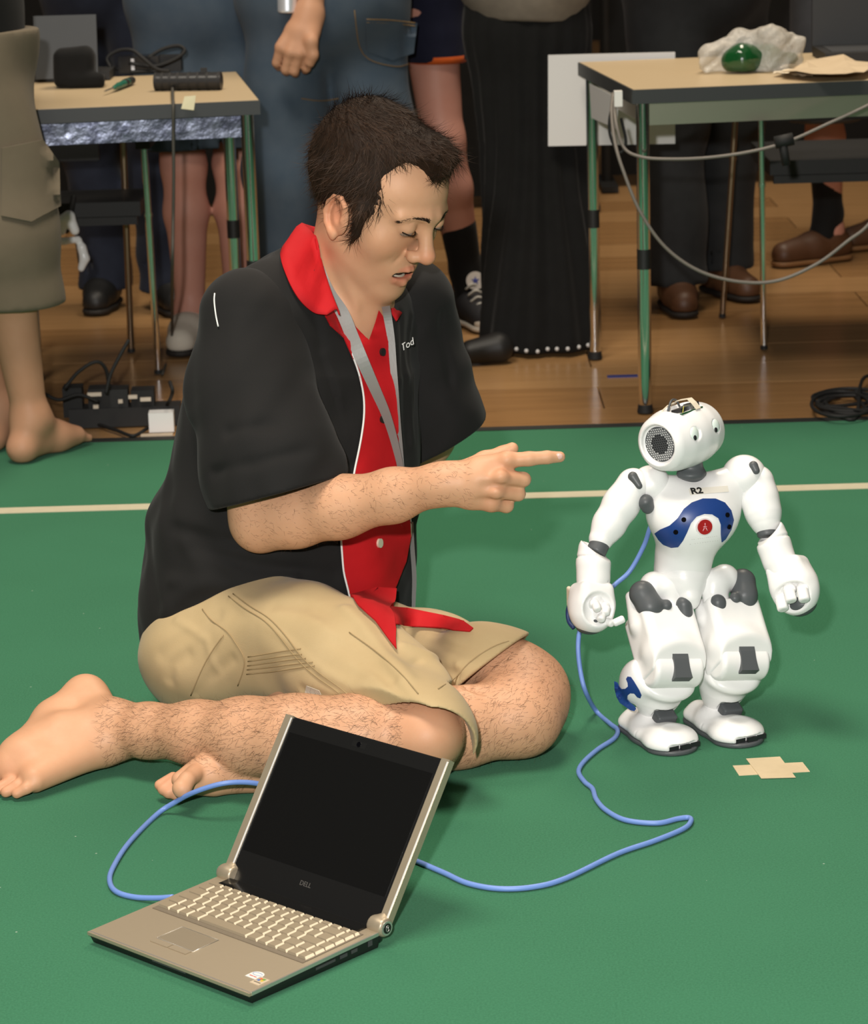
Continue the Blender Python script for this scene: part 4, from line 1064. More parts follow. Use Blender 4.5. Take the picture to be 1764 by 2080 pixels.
tube('wrist_cable', spline([P(1160, 1222, 3.900), P(1154, 1240, 3.905), P(1156, 1262, 3.900), P(1166, 1276, 3.890)], 8), .0032, mat('navy_rubber', (.012, .03, .11), .5), rb)
def robot_arm_b():
    arm((P(1512, 966, 3.975), (.0330, .032, .0310)), [P(1538, 980, 3.972), P(1544, 1014, 3.962), P(1552, 1045, 3.952), P(1556, 1064, 3.945)], (P(1555, 1062, 3.945), P(1560, 1090, 3.936)),
        [P(1566, 1082, 3.936), P(1574, 1110, 3.928), P(1584, 1140, 3.918), P(1596, 1168, 3.908), P(1605, 1190, 3.900)], None, None, -1, [.0260, .0270, .0250, .0190])
    k = _unit(P(1612, 1215, 3.890) - P(1578, 1120, 3.925)); out_ = V(-.05, -.80, -.52); out_ = _unit(out_ - k * (out_ @ k)); R = np.stack([np.cross(out_, k), out_, k], 1)
    return hand_shell(P(1616, 1196, 3.896), R, (.0370, .0300, .0400), ((0, .027, .018), (.0310, .018, .0250)),
               [((.0185, .004, .004), (.0185, .021, .008), (.018, .027, .028)), ((0, .006, -.002), (0, .026, .002), (0, .031, .022)), ((-.0185, .004, .004), (-.0185, .021, .008), (-.018, .027, .028))], None, 1.35)
h2 = robot_arm_b()
# grey gussets of the shoulder joints
for pl, r0, r1 in (((P(1286, 968, 3.928), P(1299, 987, 3.921)), .0075, .0050), ((P(1531, 946, 3.954), P(1536, 956, 3.950)), .0072, .0060), ((P(1312, 1020, 3.925), P(1316, 1030, 3.925)), .0120, .0100)):
    s = soft(); s.cone(pl[0], pl[1], r0, r1, 0); s.obj('shoulder_joint', GP, rb)
for x, y, Yq in ((1538, 993, 3.94), (1296, 1018, 3.912)):
    pass
# --- legs: one builder, two legs
def leg(off, mirror):
    o_ = V(*off)
    def p(x, y, Y): return P(x, y, Y) + o_
    def g(x, y, z): return G(x, y, z) + o_
    Lf = _unit((.40, -.917, 0)); LR = frame(Lf); X = -LR[:, 0]                         # X points to the picture's right
    Hp = p(1328, 1222, 3.945); K = p(1364, 1352, 3.872); A = p(1322, 1466, 3.918)
    a = _unit(K - Hp); r = _unit(np.cross(a, Lf)); r = r if r @ X > 0 else -r; f = np.cross(r, a); f = f if f @ Lf > 0 else -f
    R = np.stack([r, f, a], 1)
    # hip bracket and motors
    w = -1 if mirror else 1                                            # outer side of this leg
    U = V(0, 0, 1)
    def hl(x, fwd, up): return Hp + X * x * w + Lf * fwd + U * up
    s = soft(); s.chain([hl(-.004, .010, .027), hl(.018, .016, .023), hl(.027, .028, .006)], [.022, .021, .015], .01); s.chain([hl(.014, .024, .012), hl(.012, .036, -.014)], [.0125, .0130], .008); s.obj('hip_bracket', WP, rb)
    s = soft(); s.chain([hl(-.029, .020, .021), hl(-.024, .034, .004), hl(-.020, .040, -.028)], [.0200, .0190, .0165], .006); s.ell(hl(-.002, .044, .006), (.0085, .008, .009), R, .005); s.obj('hip_motor', GP, rb)
    s = soft(); s.chain([hl(.027, .044, .003), hl(.027, .048, -.020)], [.0125, .0125], .006); s.obj('hip_motor', GP, rb)
    # thigh shell: a broad rounded block, wider at the knee
    s = soft(); c = Hp + a * .074 + r * .002
    s.box(c, (.0445, .0370, .0585), R, .013, .01)
    s.cone(Hp - r * .036 * w - a * .008, Hp - r * .034 * w + a * .04, .0085, .016, .008); s.cone(Hp + r * .038 * w, Hp + r * .036 * w + a * .04, .006, .012, .008)
    s.ell(K + f * .010 - a * .016, (.0455, .034, .030), R, .010)
    s.box(Hp - a * .004 + f * .012 + r * .004 * w, (.0300, .040, .030), R, .006, .003, '-')
    s.plane(K + a * .016, a, .006)
    s.plane(K + f * .0335 - a * .004, f + a * .85, .004)
    th = s.obj('thigh', WP, rb)
    s = soft(); s.cyl(K - r * .0405 + a * .006, K + r * .0405 + a * .006, .0275, .007); s.obj('knee', WP, rb)
    b = _unit(A - K); r2 = _unit(np.cross(b, Lf)); r2 = r2 if r2 @ X > 0 else -r2; f2 = np.cross(r2, b); f2 = f2 if f2 @ Lf > 0 else -f2; R2 = np.stack([r2, f2, b], 1)
    # knee guard: grey strap over the joint
    kp = []
    for q in range(9):
        t = q / 8; kp.append(K + f * (.0345 - .004 * abs(t - .4)) * (1 - .10 * t) + a * (-.012 + .045 * t) + f * -.004 * t)
    v, fc = [], []
    for q, c_ in enumerate(kp):
        w_ = .0145 - .0022 * math.sin(q / 8 * PI)
        for sgn, dd in ((-1, 0), (1, 0), (1, -.012), (-1, -.012)): v.append(c_ + r * sgn * w_ + f * dd)
    for q in range(8):
        for e in range(4): fc.append((4 * q + e, 4 * q + (e + 1) % 4, 4 * q + 4 + (e + 1) % 4, 4 * q + 4 + e))
    fc += [(3, 2, 1, 0), (32, 33, 34, 35)]
    obj('knee_guard', v, fc, GP, rb, False)
    # shin: lobed plate under the knee, then a tapering calf
    s = soft(); c = K + b * .040
    s.ell(K + b * .032 + f2 * .006, (.0440, .034, .0170), R2, 0)
    s.chain([K + b * .036 - f2 * .006, K + b * .066 - f2 * .008, A - b * .014 - f2 * .006], [.0360, .0330, .0200], .012)
    s.ell(K + b * .042 - r2 * .036 * w - f2 * .016, (.027, .030, .036), R2, .014)
    s.ell(K + b * .040 + r2 * .020 * w - f2 * .010, (.022, .026, .030), R2, .012)
    s.plane(K + b * .0165, -b + f2 * .25, .004)
    s.box(A + f2 * .032 - b * .018 + r2 * .003, (.0195, .016, .032), R2, .003, .002, '-')
    sn = s.obj('shin', WP, rb)
    # ankle
    s = soft(); s.box(A + f2 * .025 - b * .016 + r2 * .003, (.0165, .010, .025), R2, .003); s.obj('ankle_joint', GP, rb)
    s = soft(); s.ell(A + V(0, 0, -.010) - Lf * .006, (.022, .020, .014), LR, 0); s.obj('ankle', WP, rb)
    # foot: domed white shell over a dark sole
    Ff = _unit((.47, -.883, 0)); FR = frame(Ff); fc_ = V(A[0], A[1], 0) + Ff * .034 - X * .010
    def q_(x, y, z): return fc_ - FR[:, 0] * x + Ff * y + V(0, 0, z)
    s = soft()
    s.chain([q_(0, -.058, .014), q_(0, -.010, .014), q_(0, .036, .011)], [.027, .033, .0400], .01, flat=((0, 0, 1), .46))
    s.ell(q_(0, .036, .015), (.0390, .034, .0190), FR, .012)
    s.cone(q_(0, -.064, .018), q_(0, -.035, .014), .016, .019, .012); s.ell(q_(0, -.024, .022), (.025, .022, .015), FR, .012)
    s.plane((0, 0, .0075), (0, 0, -1), .001)
    s.ell(q_(.002, .044, .0350), (.0165, .014, .0032), FR, .004, '-')
    s.crease([q_(-.036, -.006, .012), q_(-.030, -.002, .032), q_(0, .002, .042)], .0014, .0010)
    s.box(q_(.004, .074, .011), (.0290, .006, .0060), FR, .002, .001, '-')
    ft = s.obj('foot', WP, rb)
    s = soft(); s.chain([q_(0, -.060, .004), q_(0, -.010, .004), q_(0, .037, .004)], [.0265, .0335, .0405], .01); s.plane((0, 0, .0075), (0, 0, 1), .001); s.plane((0, 0, .0008), (0, 0, -1), .001); s.obj('sole', GP, rb)
    for i in (-1, 0, 1):
        bobj('toe_bumper', box_bm(q_(.004 + i * .0185, .0695 - abs(i) * .0046, .0104), (.0082, .0040, .0036), FR), DP, ft, bevel=.0008)
    return sn, R2, K, b, r2, f2
L1 = leg((0, 0, 0), False)
L2 = leg((.1005, .026, .0), True)
bvL = bvh_of(L1[0])
z6 = lambda *pl: [(1140 + x / 3.267, 1130 + y / 3.267) for x, y in pl]
patch('shin_decal', bvL, z6((360, 830), (378, 838), (388, 862), (404, 880), (430, 878), (448, 862), (446, 840), (436, 815), (446, 798), (466, 800), (490, 835), (520, 885), (536, 920), (528, 938), (508, 932), (488, 908), (462, 906), (444, 922), (442, 946), (462, 970), (490, 992), (500, 1010), (490, 1022), (464, 1016), (430, 992), (395, 968), (374, 930), (362, 880)), 4, .0003, .0012, BP, L1[0])
sn2, R2_, K_, b_, r2_, f2_ = L2
s = soft(); s.ell(K_ + b_ * .055 + r2_ * .0305 - f2_ * .006, (.004, .016, .018), R2_, 0); s.obj('shin_decal', BP, sn2)
# --- blue network cable from its back to the laptop, lying on the felt
CB = mat('blue_cable', (0.16, 0.27, 0.62), 0.42, var=(60, .3, (.13, .23, .56)))
cpts = [P(1330, 1050, 4.03), P(1320, 1075, 4.04), P(1308, 1110, 4.05), P(1280, 1160, 4.05), P(1247, 1190, 4.04), P(1208, 1230, 4.02), P(1182, 1270, 4.005), P(1175, 1310, 3.99), P(1179, 1360, 3.98), P(1190, 1405, 3.97)]
cpts += [G(x, y, .0042) for x, y in ((1212, 1445), (1240, 1470), (1255, 1483), (1248, 1500), (1215, 1522), (1186, 1548), (1176, 1568), (1188, 1588), (1204, 1602), (1212, 1624), (1232, 1646), (1272, 1666), (1335, 1672), (1378, 1663), (1400, 1661),
          (1404, 1669), (1388, 1684), (1330, 1708), (1255, 1734), (1150, 1784), (1082, 1802), (1012, 1805), (950, 1794), (905, 1774), (868, 1758), (800, 1728), (700, 1668), (640, 1632))] + [G(590, 1608, .022), G(545, 1596, .040), G(500, 1589, .052), G(450, 1592, .054), G(395, 1609, .040), G(355, 1630, .018)] + [G(x, y, .0042) for x, y in ((318, 1655), (262, 1712),
          (230, 1762), (223, 1790), (236, 1811), (272, 1822))] + [G(318, 1824, .008), G(352, 1822, .013)]
cb = tube('network_cable', spline(cpts, 7), .0037, CB, None, 10)
tag(cb, 'light blue network cable snaking over the carpet between robot and laptop', 'cable')
# ------------------------------------------------------------------ the laptop in front
SIL = mat('champagne_metal', (0.45, 0.375, 0.27), 0.38, metal=0.55, var=(200, .15, (.40, .33, .235)))
SILB = mat('silver_edge', (0.62, 0.60, 0.56), 0.28, metal=0.8)
KEYM = mat('key_metal', (0.36, 0.295, 0.205), 0.40, metal=0.35)
KEY_GLINT = mat('key_side_glint', (0.74, 0.62, 0.45), 0.35)  # flash glint painted onto the right side faces of the keys
LBK = mat('laptop_black', (0.010, 0.010, 0.010), 0.32)
SCR = mat('dark_screen', (0.006, 0.006, 0.006), 0.12, spec=0.5)
lFL = G(181, 1891, .0165); lFR = G(510, 2017, .0165)
W_, D_ = .318, .232
u = _unit(lFR - lFL); W_ = float(np.linalg.norm(lFR - lFL)); vdir = np.cross(V(0, 0, 1), u)
tl = math.radians(1.0); YS = 1.03                                             # the big battery props the back edge up
vd = vdir * math.cos(tl) + V(0, 0, 1) * math.sin(tl); nd = np.cross(u, vd)
LR_ = np.stack([u, vd, nd], 1)
def lp(x, y, z): return lFL + LR_ @ V(x, y * YS, z)
D_ = .230 * W_ / .318
lap = thing('laptop', 'open silver laptop with black screen standing on the carpet in front', 'laptop', (lFL + lFR) / 2 * V(1, 1, 0))
bm = bmesh.new()
vs = [bm.verts.new(tuple(p)) for p in (lp(0, 0, -.004), lp(W_, 0, -.004), lp(W_, D_, -.004), lp(0, D_, -.004), lp(.003, .003, -.0150), lp(W_ - .003, .003, -.0150), lp(W_ - .001, D_ - .002, -.0190), lp(.001, D_ - .002, -.0190))]
for f in ((3, 2, 1, 0), (4, 5, 6, 7), (0, 1, 5, 4), (1, 2, 6, 5), (2, 3, 7, 6), (3, 0, 4, 7)): bm.faces.new([vs[i] for i in f])
base = bobj('base', bm, LBK, lap, bevel=.0015)
deck = bobj('palm_rest', box_bm(lp(W_ / 2, D_ / 2, -.0020), (W_ / 2, YS * (D_ / 2 + .003), .0020), LR_), SIL, lap, bevel=.0014)
bobj('edge_trim', box_bm(lp(W_ - .0006, D_ / 2, -.0018), (.0010, YS * (D_ / 2 - .001), .0022), LR_), SILB, deck, bevel=.0005)
bobj('edge_trim', box_bm(lp(W_ / 2, .0003, -.0018), (W_ / 2 - .001, .0008, .0022), LR_), SILB, deck, bevel=.0005)
# battery bulge and feet below the back edge
s = Soft(.002); a_, b_ = lp(.012, D_ + .004, -.0095), lp(W_ - .012, D_ + .004, -.0095); s.cone(a_, b_, .0100, .0100, 0); s.obj('battery', LBK, lap)
for x in (.02, W_ - .02):
    for y, z in ((.02, -.0135), (D_ - .004, -.0290)):
        p = lp(x, y, z); bobj('rubber_foot', cyl_bm(V(p[0], p[1], .0003), V(p[0], p[1], max(.002, p[2] + .004)), .006, n=16), LBK, base)
# ports on the right flank and front slot
for y, w, h in ((.150, .006, .0022), (.168, .005, .0022), (.120, .016, .0016), (.195, .0035, .0035)):
    bobj('port', box_bm(lp(W_ - .0008, y, -.0085), (.0012, YS * (w), h), LR_), mat('port_grey', (.05, .05, .052), .4), base, bevel=.0004)
bobj('front_latch', box_bm(lp(W_ * .50, .0022, -.0072), (.030, .0014, .0014), LR_), mat('port_grey', (.05, .05, .052), .4), base, bevel=.0004)
# keyboard
sk = W_ / .318
kb = bobj('keyboard', box_bm(lp(W_ / 2, .157 * sk, .0001), (.1475 * sk, YS * (.0555 * sk), .0009), LR_), mat('key_bed', (.20, .165, .12), .5, metal=.3), lap, bevel=.0003)
key_me = {}
def key(x, y, w, d):
    k_ = (round(w, 4), round(d, 4))
    if k_ not in key_me:
        bm = bmesh.new(); h = .0030
        B_ = [(-w, -d, 0), (w, -d, 0), (w, d, 0), (-w, d, 0)]; T_ = [(-w + .0006, -d + .0012, h), (w - .0024, -d + .0012, h), (w - .0024, d - .0004, h), (-w + .0006, d - .0004, h)]
        q = [bm.verts.new(tuple(LR_ @ V(*p))) for p in B_ + T_]
        for f in ((3, 2, 1, 0), (4, 5, 6, 7), (0, 1, 5, 4), (1, 2, 6, 5), (2, 3, 7, 6), (3, 0, 4, 7)): bm.faces.new([q[i] for i in f])
        bm.normal_update()
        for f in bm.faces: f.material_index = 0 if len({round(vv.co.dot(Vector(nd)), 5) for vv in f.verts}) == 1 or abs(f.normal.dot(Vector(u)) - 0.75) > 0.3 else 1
        o = bobj('key', bm, [KEYM, KEY_GLINT], kb); key_me[k_] = o.data
    else:
        o = bpy.data.objects.new('key', key_me[k_]); C.objects.link(o); o.parent = kb
    o.location = Vector(lp(x, y, .0011)) - base_of(kb)
pitch = .0186 * sk
rows_ = [([1.5] + [1] * 10 + [1] * 3 + [.9] * 2), ([1.0] + [1] * 12 + [1.7, .9]), ([1.5] + [1] * 12 + [1.2, .9]), ([1.75] + [1] * 11 + [1.95, .9]), ([1.2, 1.05] + [1] * 10 + [1.4, 1.05, .9]), ([1.2, 1, 1, 1.2, 5.0, 1.1, 1, 1, 1.05, 1.05, .9])]
y0 = .2095 * sk
x0 = W_ / 2 - .1455 * sk; span = .291 * sk
hts = [.0095, .0182, .0182, .0182, .0182, .0182]
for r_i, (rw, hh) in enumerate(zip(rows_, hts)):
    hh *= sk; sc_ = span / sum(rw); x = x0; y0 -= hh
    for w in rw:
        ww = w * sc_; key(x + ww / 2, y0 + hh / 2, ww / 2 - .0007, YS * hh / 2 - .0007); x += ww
# speaker strip / touch panel at the hinge
bobj('touch_panel', box_bm(lp(W_ / 2, D_ - .0085 * sk, .0010), (W_ * .425, YS * (.0115 * sk), .0016), LR_), SCR, lap, bevel=.0006)
# touchpad and buttons
def rim(name, x0, x1, y0, y1, m):
    pts = [lp(x0, y0, .0004), lp(x1, y0, .0004), lp(x1, y1, .0004), lp(x0, y1, .0004)]
    return tube(name, pts, .0005, m, tp, 6, closed=True)
tp = bobj('touchpad', box_bm(lp(.128 * sk, .062 * sk, .0001), (.036 * sk, YS * (.0225 * sk), .0004), LR_), mat('pad_metal', (.43, .36, .26), .30, metal=.55), lap)
rim('touchpad_rim', .092 * sk, .164 * sk, .0395 * sk, .0845 * sk, SILB)
for q in (0, 1): bobj('touchpad_button', box_bm(lp((.110 + .036 * q) * sk, .0325 * sk, .0005), (.0172 * sk, YS * (.0055 * sk), .0007), LR_), SIL, tp, bevel=.0004)
# two stickers by the front corner
def sticker(name, cx, cy, w, h, m, round_=False):
    if not round_: return bobj(name, box_bm(lp(cx, cy, .0004), (w, YS * (h), .0003), LR_), m, deck)
    pts = [(cx - w, cy - h), (cx + w, cy - h)] + [(cx + w * math.cos(t), cy + h * .1 + h * .9 * math.sin(t)) for t in np.linspace(0, PI, 14)]
    bm = bmesh.new(); f = bm.faces.new([bm.verts.new(tuple(lp(x, y, .0003))) for x, y in pts]); e = bmesh.ops.extrude_face_region(bm, geom=[f]); bmesh.ops.translate(bm, verts=[g for g in e['geom'] if isinstance(g, bmesh.types.BMVert)], vec=tuple(nd * .0004)); return bobj(name, bm, m, deck)
STW = mat('sticker_white', (.72, .70, .66), .35); STG = mat('sticker_tan', (.55, .45, .32), .35)
s1 = sticker('processor_sticker', .285 * sk, .040 * sk, .0105 * sk, .0100 * sk, STW, True)
el = spline([lp(.285 * sk + .0075 * math.cos(t), .0425 * sk + .0032 * math.sin(t), .0008) for t in np.linspace(.4, 2 * PI - .1, 12)], 3); tube('swoosh', el, .00035, mat('ink_blue', (.12, .22, .42), .5), s1, 6)
for dx, ln in ((-.004, .003), (.003, .0025)): bobj('print_bar', box_bm(lp((.285 + dx) * sk, .0350 * sk, .0008), (ln, .0009, .0001), LR_), mat('ink_red', (.5, .10, .08), .5), s1)
s2 = sticker('system_sticker', .302 * sk, .030 * sk, .0085 * sk, .0098 * sk, STG)
for dx, dy, c in ((-.0026, .0030, (.55, .12, .03)), (.0022, .0034, (.12, .30, .06)), (-.0028, -.0012, (.05, .14, .42)), (.0020, -.0008, (.60, .42, .04))):
    bobj('flag_pane', box_bm(lp((.302 + dx) * sk, (.0325 + dy) * sk, .0009), (.0021, .0018, .0001), LR_), mat('ink%s' % (c,), c, .5), s2)
for x, y in ((.0, -.0068),): bobj('print_bar', box_bm(lp((.302 + x) * sk, (.0325 + y) * sk, .0008), (.0055, .0009, .0001), LR_), mat('ink_dark', (.12, .10, .08), .5), s2)
# lid: hinge axis along the back edge; leans back
hy, hz = D_ + .012, .0015
tlo = P(597, 1452, 0 + 3.4)
lean = math.radians(35.5)
# lid directions in the laptop's own axes
ld = vd * math.sin(lean) + nd * math.cos(lean)                      # up along the lid
ln_ = np.cross(u, ld)                                               # out of the back of the lid
LD = np.stack([u, ld, np.cross(u, ld)], 1)                         # third axis: towards the reader
def lq(x, y, z): return lp(0, hy, hz) + LD @ V(x, y, z)
LH = .236 * sk
lid = bobj('lid', box_bm(lq(W_ / 2, LH / 2 + .001, -.004), (W_ / 2 - .001, LH / 2 + .004, .0042), LD), LBK, lap, bevel=.002)
for x in (.0065, W_ - .0065):
    bobj('lid_rail', box_bm(lq(x, LH / 2 + .005, -.0028), (.0068, LH / 2 + .001, .0052), LD), SIL, lid, bevel=.0026, seg=3)
    bobj('rail_edge', box_bm(lq(x + (.0052 if x > .1 else .0056), LH / 2 + .005, .0026), (.0010, LH / 2 - .002, .0006), LD), mat('bright_edge', (.85, .85, .84), .2, metal=.3), lid, bevel=.0003)
bobj('screen_bezel', box_bm(lq(W_ / 2, LH / 2 - .001, .0006), (W_ / 2 - .0135, LH / 2 + .0036, .0010), LD), mat('bezel_black', (.009, .009, .009), .28), lid, bevel=.0005)
bobj('screen', box_bm(lq(W_ / 2, LH / 2 + .010, .0015), (W_ / 2 - .018, LH / 2 - .026, .0004), LD), SCR, lid)
bobj('webcam', cyl_bm(lq(W_ / 2 - .006, LH - .0065, .0010), lq(W_ / 2 - .006, LH - .0065, .0026), .0034, n=16), mat('lens_black', (.002, .002, .003), .05), lid, bevel=.0004)
bobj('webcam_slot', box_bm(lq(W_ / 2 - .006, LH - .0065, .0012), (.012, .0040, .0005), LD), LBK, lid)
text_obj('maker_lettering', 'DELL', np.stack([LD[:, 0], LD[:, 1], LD[:, 2]], 1), lq(W_ / 2 - .0135, .0165, .0016), .0098 * sk, mat('letter_grey', (.16, .15, .14), .35, metal=.5), lid, .0003)
# hinges with their round end caps
for x, sg in ((.010, -1), (W_ - .010, 1)):
    c = lp(x, hy - .001, hz + .001)
    s = Soft(.0016); s.cyl(c - u * .0125, c + u * .0125, .0118, .003); s.cone(c, lq(x, .010, -.003), .0105, .0085, .006); hg = s.obj('hinge', SIL, lap)
    e = c + u * sg * .0127
    bobj('hinge_cap', cyl_bm(e - u * sg * .002, e + u * sg * .0010, .0092, n=28), SILB, hg, bevel=.0006)
    bobj('hinge_cap', cyl_bm(e, e + u * sg * .0014, .0066, n=28), LBK, hg, bevel=.0003)
    el = [e + u * sg * .0017 + vd * .0024 * math.cos(t) + nd * .0042 * math.sin(t) for t in np.linspace(.3, 2 * PI - .3, 14)]
    tube('cap_mark', el, .0005, SILB, hg, 6); tube('cap_mark', [e + u * sg * .0017 + vd * .0010 + nd * .0022, e + u * sg * .0017 + vd * .0010 - nd * .0022], .0006, SILB, hg, 6)
# ------------------------------------------------------------------ tables behind the field
CHR = mat('chrome', (0.78, 0.79, 0.80), 0.10, metal=1.0)
LAM = mat('beige_laminate', (0.52, 0.40, 0.245), 0.38, var=(6, .3, (.47, .355, .21)))
EDG = mat('dark_edge', (0.030, 0.033, 0.034), 0.5)
BLK = mat('matt_black', (0.010, 0.010, 0.010), 0.6)
RUB = mat('black_rubber', (0.008, 0.008, 0.008), 0.7)
STEEL = mat('rail_steel', (0.58, 0.53, 0.44), 0.28, metal=1.0)
STEEL_REFL = mat('rail_steel_reflection', (0.20, 0.22, 0.28), 0.30, metal=1.0, bump=(22, .35, .01), var=(30, .95, (.05, .055, .085)))  # blue-black mottling paints in the crowd reflected by the steel
TH = .735
def table(name, label, fl, L, D, yaw_, corner, rail_m):
    """fl: the front corner that shows; corner +1 when the table runs to the right of it, -1 to the left"""
    U = V(math.cos(yaw_), math.sin(yaw_), 0); Wd = V(-math.sin(yaw_), math.cos(yaw_), 0); R = np.stack([U, Wd, V(0, 0, 1)], 1)
    t = thing(name, label, 'table', (fl[0], fl[1], 0))
    def p(x, y, z): return V(fl[0], fl[1], 0) + U * x * corner + Wd * y + V(0, 0, z)
    top = bobj('tabletop', box_bm(p(L / 2, D / 2, TH - .0165), (L / 2, D / 2, .0155), R), EDG, t, bevel=.002)
    bobj('laminate', box_bm(p(L / 2, D / 2, TH - .0005), (L / 2 - .003, D / 2 - .003, .0006), R), LAM, top)
    for y in (.045, D - .045):
        bobj('rail', box_bm(p(L / 2, y, TH - .060), (L / 2 - .04, .010, .024), R), rail_m, t, bevel=.003)
    for x in (.045, L - .045):
        bobj('rail', box_bm(p(x, D / 2, TH - .060), (.010, D / 2 - .05, .022), R), rail_m, t, bevel=.003)
    for x in (.028, L - .028):
        for y in (.028, D - .028):
            lg = bobj('leg', cyl_bm(p(x, y, .018), p(x, y, TH - .033), .0150, n=28), CHR, t, smooth=True)
            bobj('leg_sleeve', cyl_bm(p(x, y, .330), p(x, y, .375), .0158, n=24), BLK, lg, bevel=.001)
            bobj('glide', cyl_bm(p(x, y, .0), p(x, y, .018), .0185, .0160, n=24), RUB, lg, bevel=.002)
    return t, p, R
cA = P(1285, 181, 6.12)
rt, rp, rR = table('work_table', 'beige topped table with chrome legs carrying the plastic bag', (cA[0], cA[1]), 1.40, .70, .115, 1, STEEL)
cB = P(528, 199, 6.13)
lt, lpq, lR = table('work_table', 'beige topped table with chrome legs carrying the power adapter and black tube', (cB[0], cB[1]), .56, .70, .135, -1, STEEL_REFL)

# ------------------------------------------------------------------ bystanders, seen from the waist down
def cloth(name, c, rough=.85, v2=None, sc=20):
    return mat(name, c, rough, var=(sc, .6, v2 or tuple(x * .6 for x in c)), bump=(500, .25, .0008), spec=.2, sheen=.05)
JEANS = cloth('blue_denim', (.045, .068, .098), v2=(.085, .108, .135), sc=9); NAVY = cloth('navy_cotton', (.016, .020, .034)); DGREY = cloth('charcoal_cotton', (.022, .023, .024))
BRN = cloth('brown_khaki', (.150, .122, .084), v2=(.105, .085, .058), sc=7); GREY = cloth('grey_jersey', (.19, .165, .135)); DNAVY = cloth('dark_navy', (.010, .011, .026)); BLKC = cloth('black_cotton', (.007, .007, .007)); GREYS = cloth('grey_shorts', (.075, .078, .085))
SKB = mat('skin_far', (0.52, 0.28, 0.17), 0.5, var=(20, .35, (.46, .22, .125)), spec=.3)
SKP = mat('skin_pink', (0.50, 0.245, 0.185), 0.5, var=(20, .35, (.43, .17, .115)), spec=.3)
SHB = mat('brown_leather', (.085, .036, .016), .5, var=(30, .4, (.05, .022, .010)))
def bystander(label, legs, pel, top, skin, trouser, fit, hem, shirt=None, shirt_z=.98, shoes=None, sock=None, group=None, res=.007, waist=(.155, .70), taper_hem=1.0, pocket=None):
    """legs: two of (hip, knee, ankle, toe); fit: trouser radii at hip, knee, hem; hem: height where the cloth ends"""
    base = (V(*legs[0][2]) + V(*legs[1][2])) / 2
    t = thing('person', label, 'person', (base[0], base[1], 0))
    b = Soft(res * .8)
    for hip, kn, an, toe in legs:
        hip, kn, an, toe = V(*hip), V(*kn), V(*an), V(*toe); cf = kn + (an - kn) * .32 + _unit(kn - toe) * V(1, 1, 0) * .012
        b.chain([hip, kn, cf, an], [.078, .054, .056, .036], .03)
        hl_ = an - _unit((toe - an) * V(1, 1, 0)) * .035; hl_[2] = .032; ml = an + (toe - an) * .55; ml[2] = .034; tp_ = toe.copy(); tp_[2] = .022
        z_ = 1.0 if shoes is None else .72
        b.cone(an, hl_, .036, .030 * z_, .03); b.chain([an, an + (ml - an) * .999, tp_ if shoes is None else ml + (tp_ - ml) * .8], [.034, .032 * z_, .021 * z_], .03); b.cone(hl_, ml, .030 * z_, .030 * z_, .02)
        sd = np.cross(_unit((toe - an) * V(1, 1, 0)), V(0, 0, 1))
        if shoes is None: b.cone(ml + sd * .012, tp_ + sd * .022 - (toe - an) * .10, .026, .019, .02); b.cone(ml - sd * .012, tp_ - sd * .022, .026, .019, .02)
        if shoes is None:
            for q in range(5): b.cone(tp_ + sd * (.026 - .012 * q) - (toe - an) * .05, tp_ + sd * (.030 - .0145 * q) + _unit(toe - an) * V(1, 1, 0) * (.020 + .003 * q) - V(0, 0, .006), .011 + .001 * q, .0090 + .001 * q, .004)
    pel = V(*pel); b.cone(V(*legs[0][0]), V(*legs[1][0]), .085, .085, .05); b.cone(pel, V(*top), .095, .095, .05)
    b.plane((0, 0, .0012), (0, 0, -1), .004); b.plane((0, 0, top[2]), (0, 0, 1), .01)
    bo = b.obj('body', skin, t)
    s = Soft(res)
    for hip, kn, an, toe in legs:
        hip, kn, an = V(*hip), V(*kn), V(*an)
        if hem > kn[2] - .02: e = hip + (kn - hip) * ((hip[2] - hem) / max(hip[2] - kn[2], .01)); pts = [hip, (hip + e) / 2, e]; rs = [fit[0], (fit[0] + fit[2]) / 2, fit[2]]
        else: e = kn + (an - kn) * ((kn[2] - hem) / (kn[2] - an[2])); pts = [hip, kn, e]; rs = [fit[0], fit[1], fit[2]]
        d = _unit(pts[-1] - pts[-2]); s.chain(pts + [pts[-1] + d * .03], rs + [fit[2]], .03)
    s.cone(V(*legs[0][0]) + V(0, 0, .05), V(*legs[1][0]) + V(0, 0, .05), fit[0] * 1.05, fit[0] * 1.05, .05); s.cone(pel + V(0, 0, .0), pel + V(0, 0, .12), waist[0], waist[0], .05)
    s.field(*wrinkle(.0105, int(abs(base[0]) * 1000) + 5, base - V(.7, .7, 0), base + V(.7, .7, 1.4), 17))
    for hip, kn, an, toe in legs:
        kn = V(*kn); f_ = _unit((V(*toe) - V(*an)) * V(1, 1, 0))
        for dz, sg in ((.05, .007), (-.02, -.006), (-.07, .006), (.10, -.006)):
            if kn[2] + dz > hem: s.crease([kn + f_ * fit[1] + V(-.06, 0, dz + .02), kn + f_ * (fit[1] + .01) + V(.0, 0, dz), kn + f_ * fit[1] + V(.06, 0, dz + .025)], .016, sg)
    s.plane((0, 0, hem), (0, 0, -1), .003); s.plane((0, 0, shirt_z + .06), (0, 0, 1), .003)
    for hip, kn, an, toe in legs:
        a_ = V(*kn) if hem < V(*kn)[2] else V(*hip); c_ = V(*an) if hem < V(*kn)[2] else V(*kn)
        e = a_ + (c_ - a_) * np.clip((a_[2] - hem) / (a_[2] - c_[2]), 0, 1); d = _unit(c_ - a_); s.cone(e - d * .06, e + d * .06, fit[2] - .012, fit[2] - .012, .003, '-')
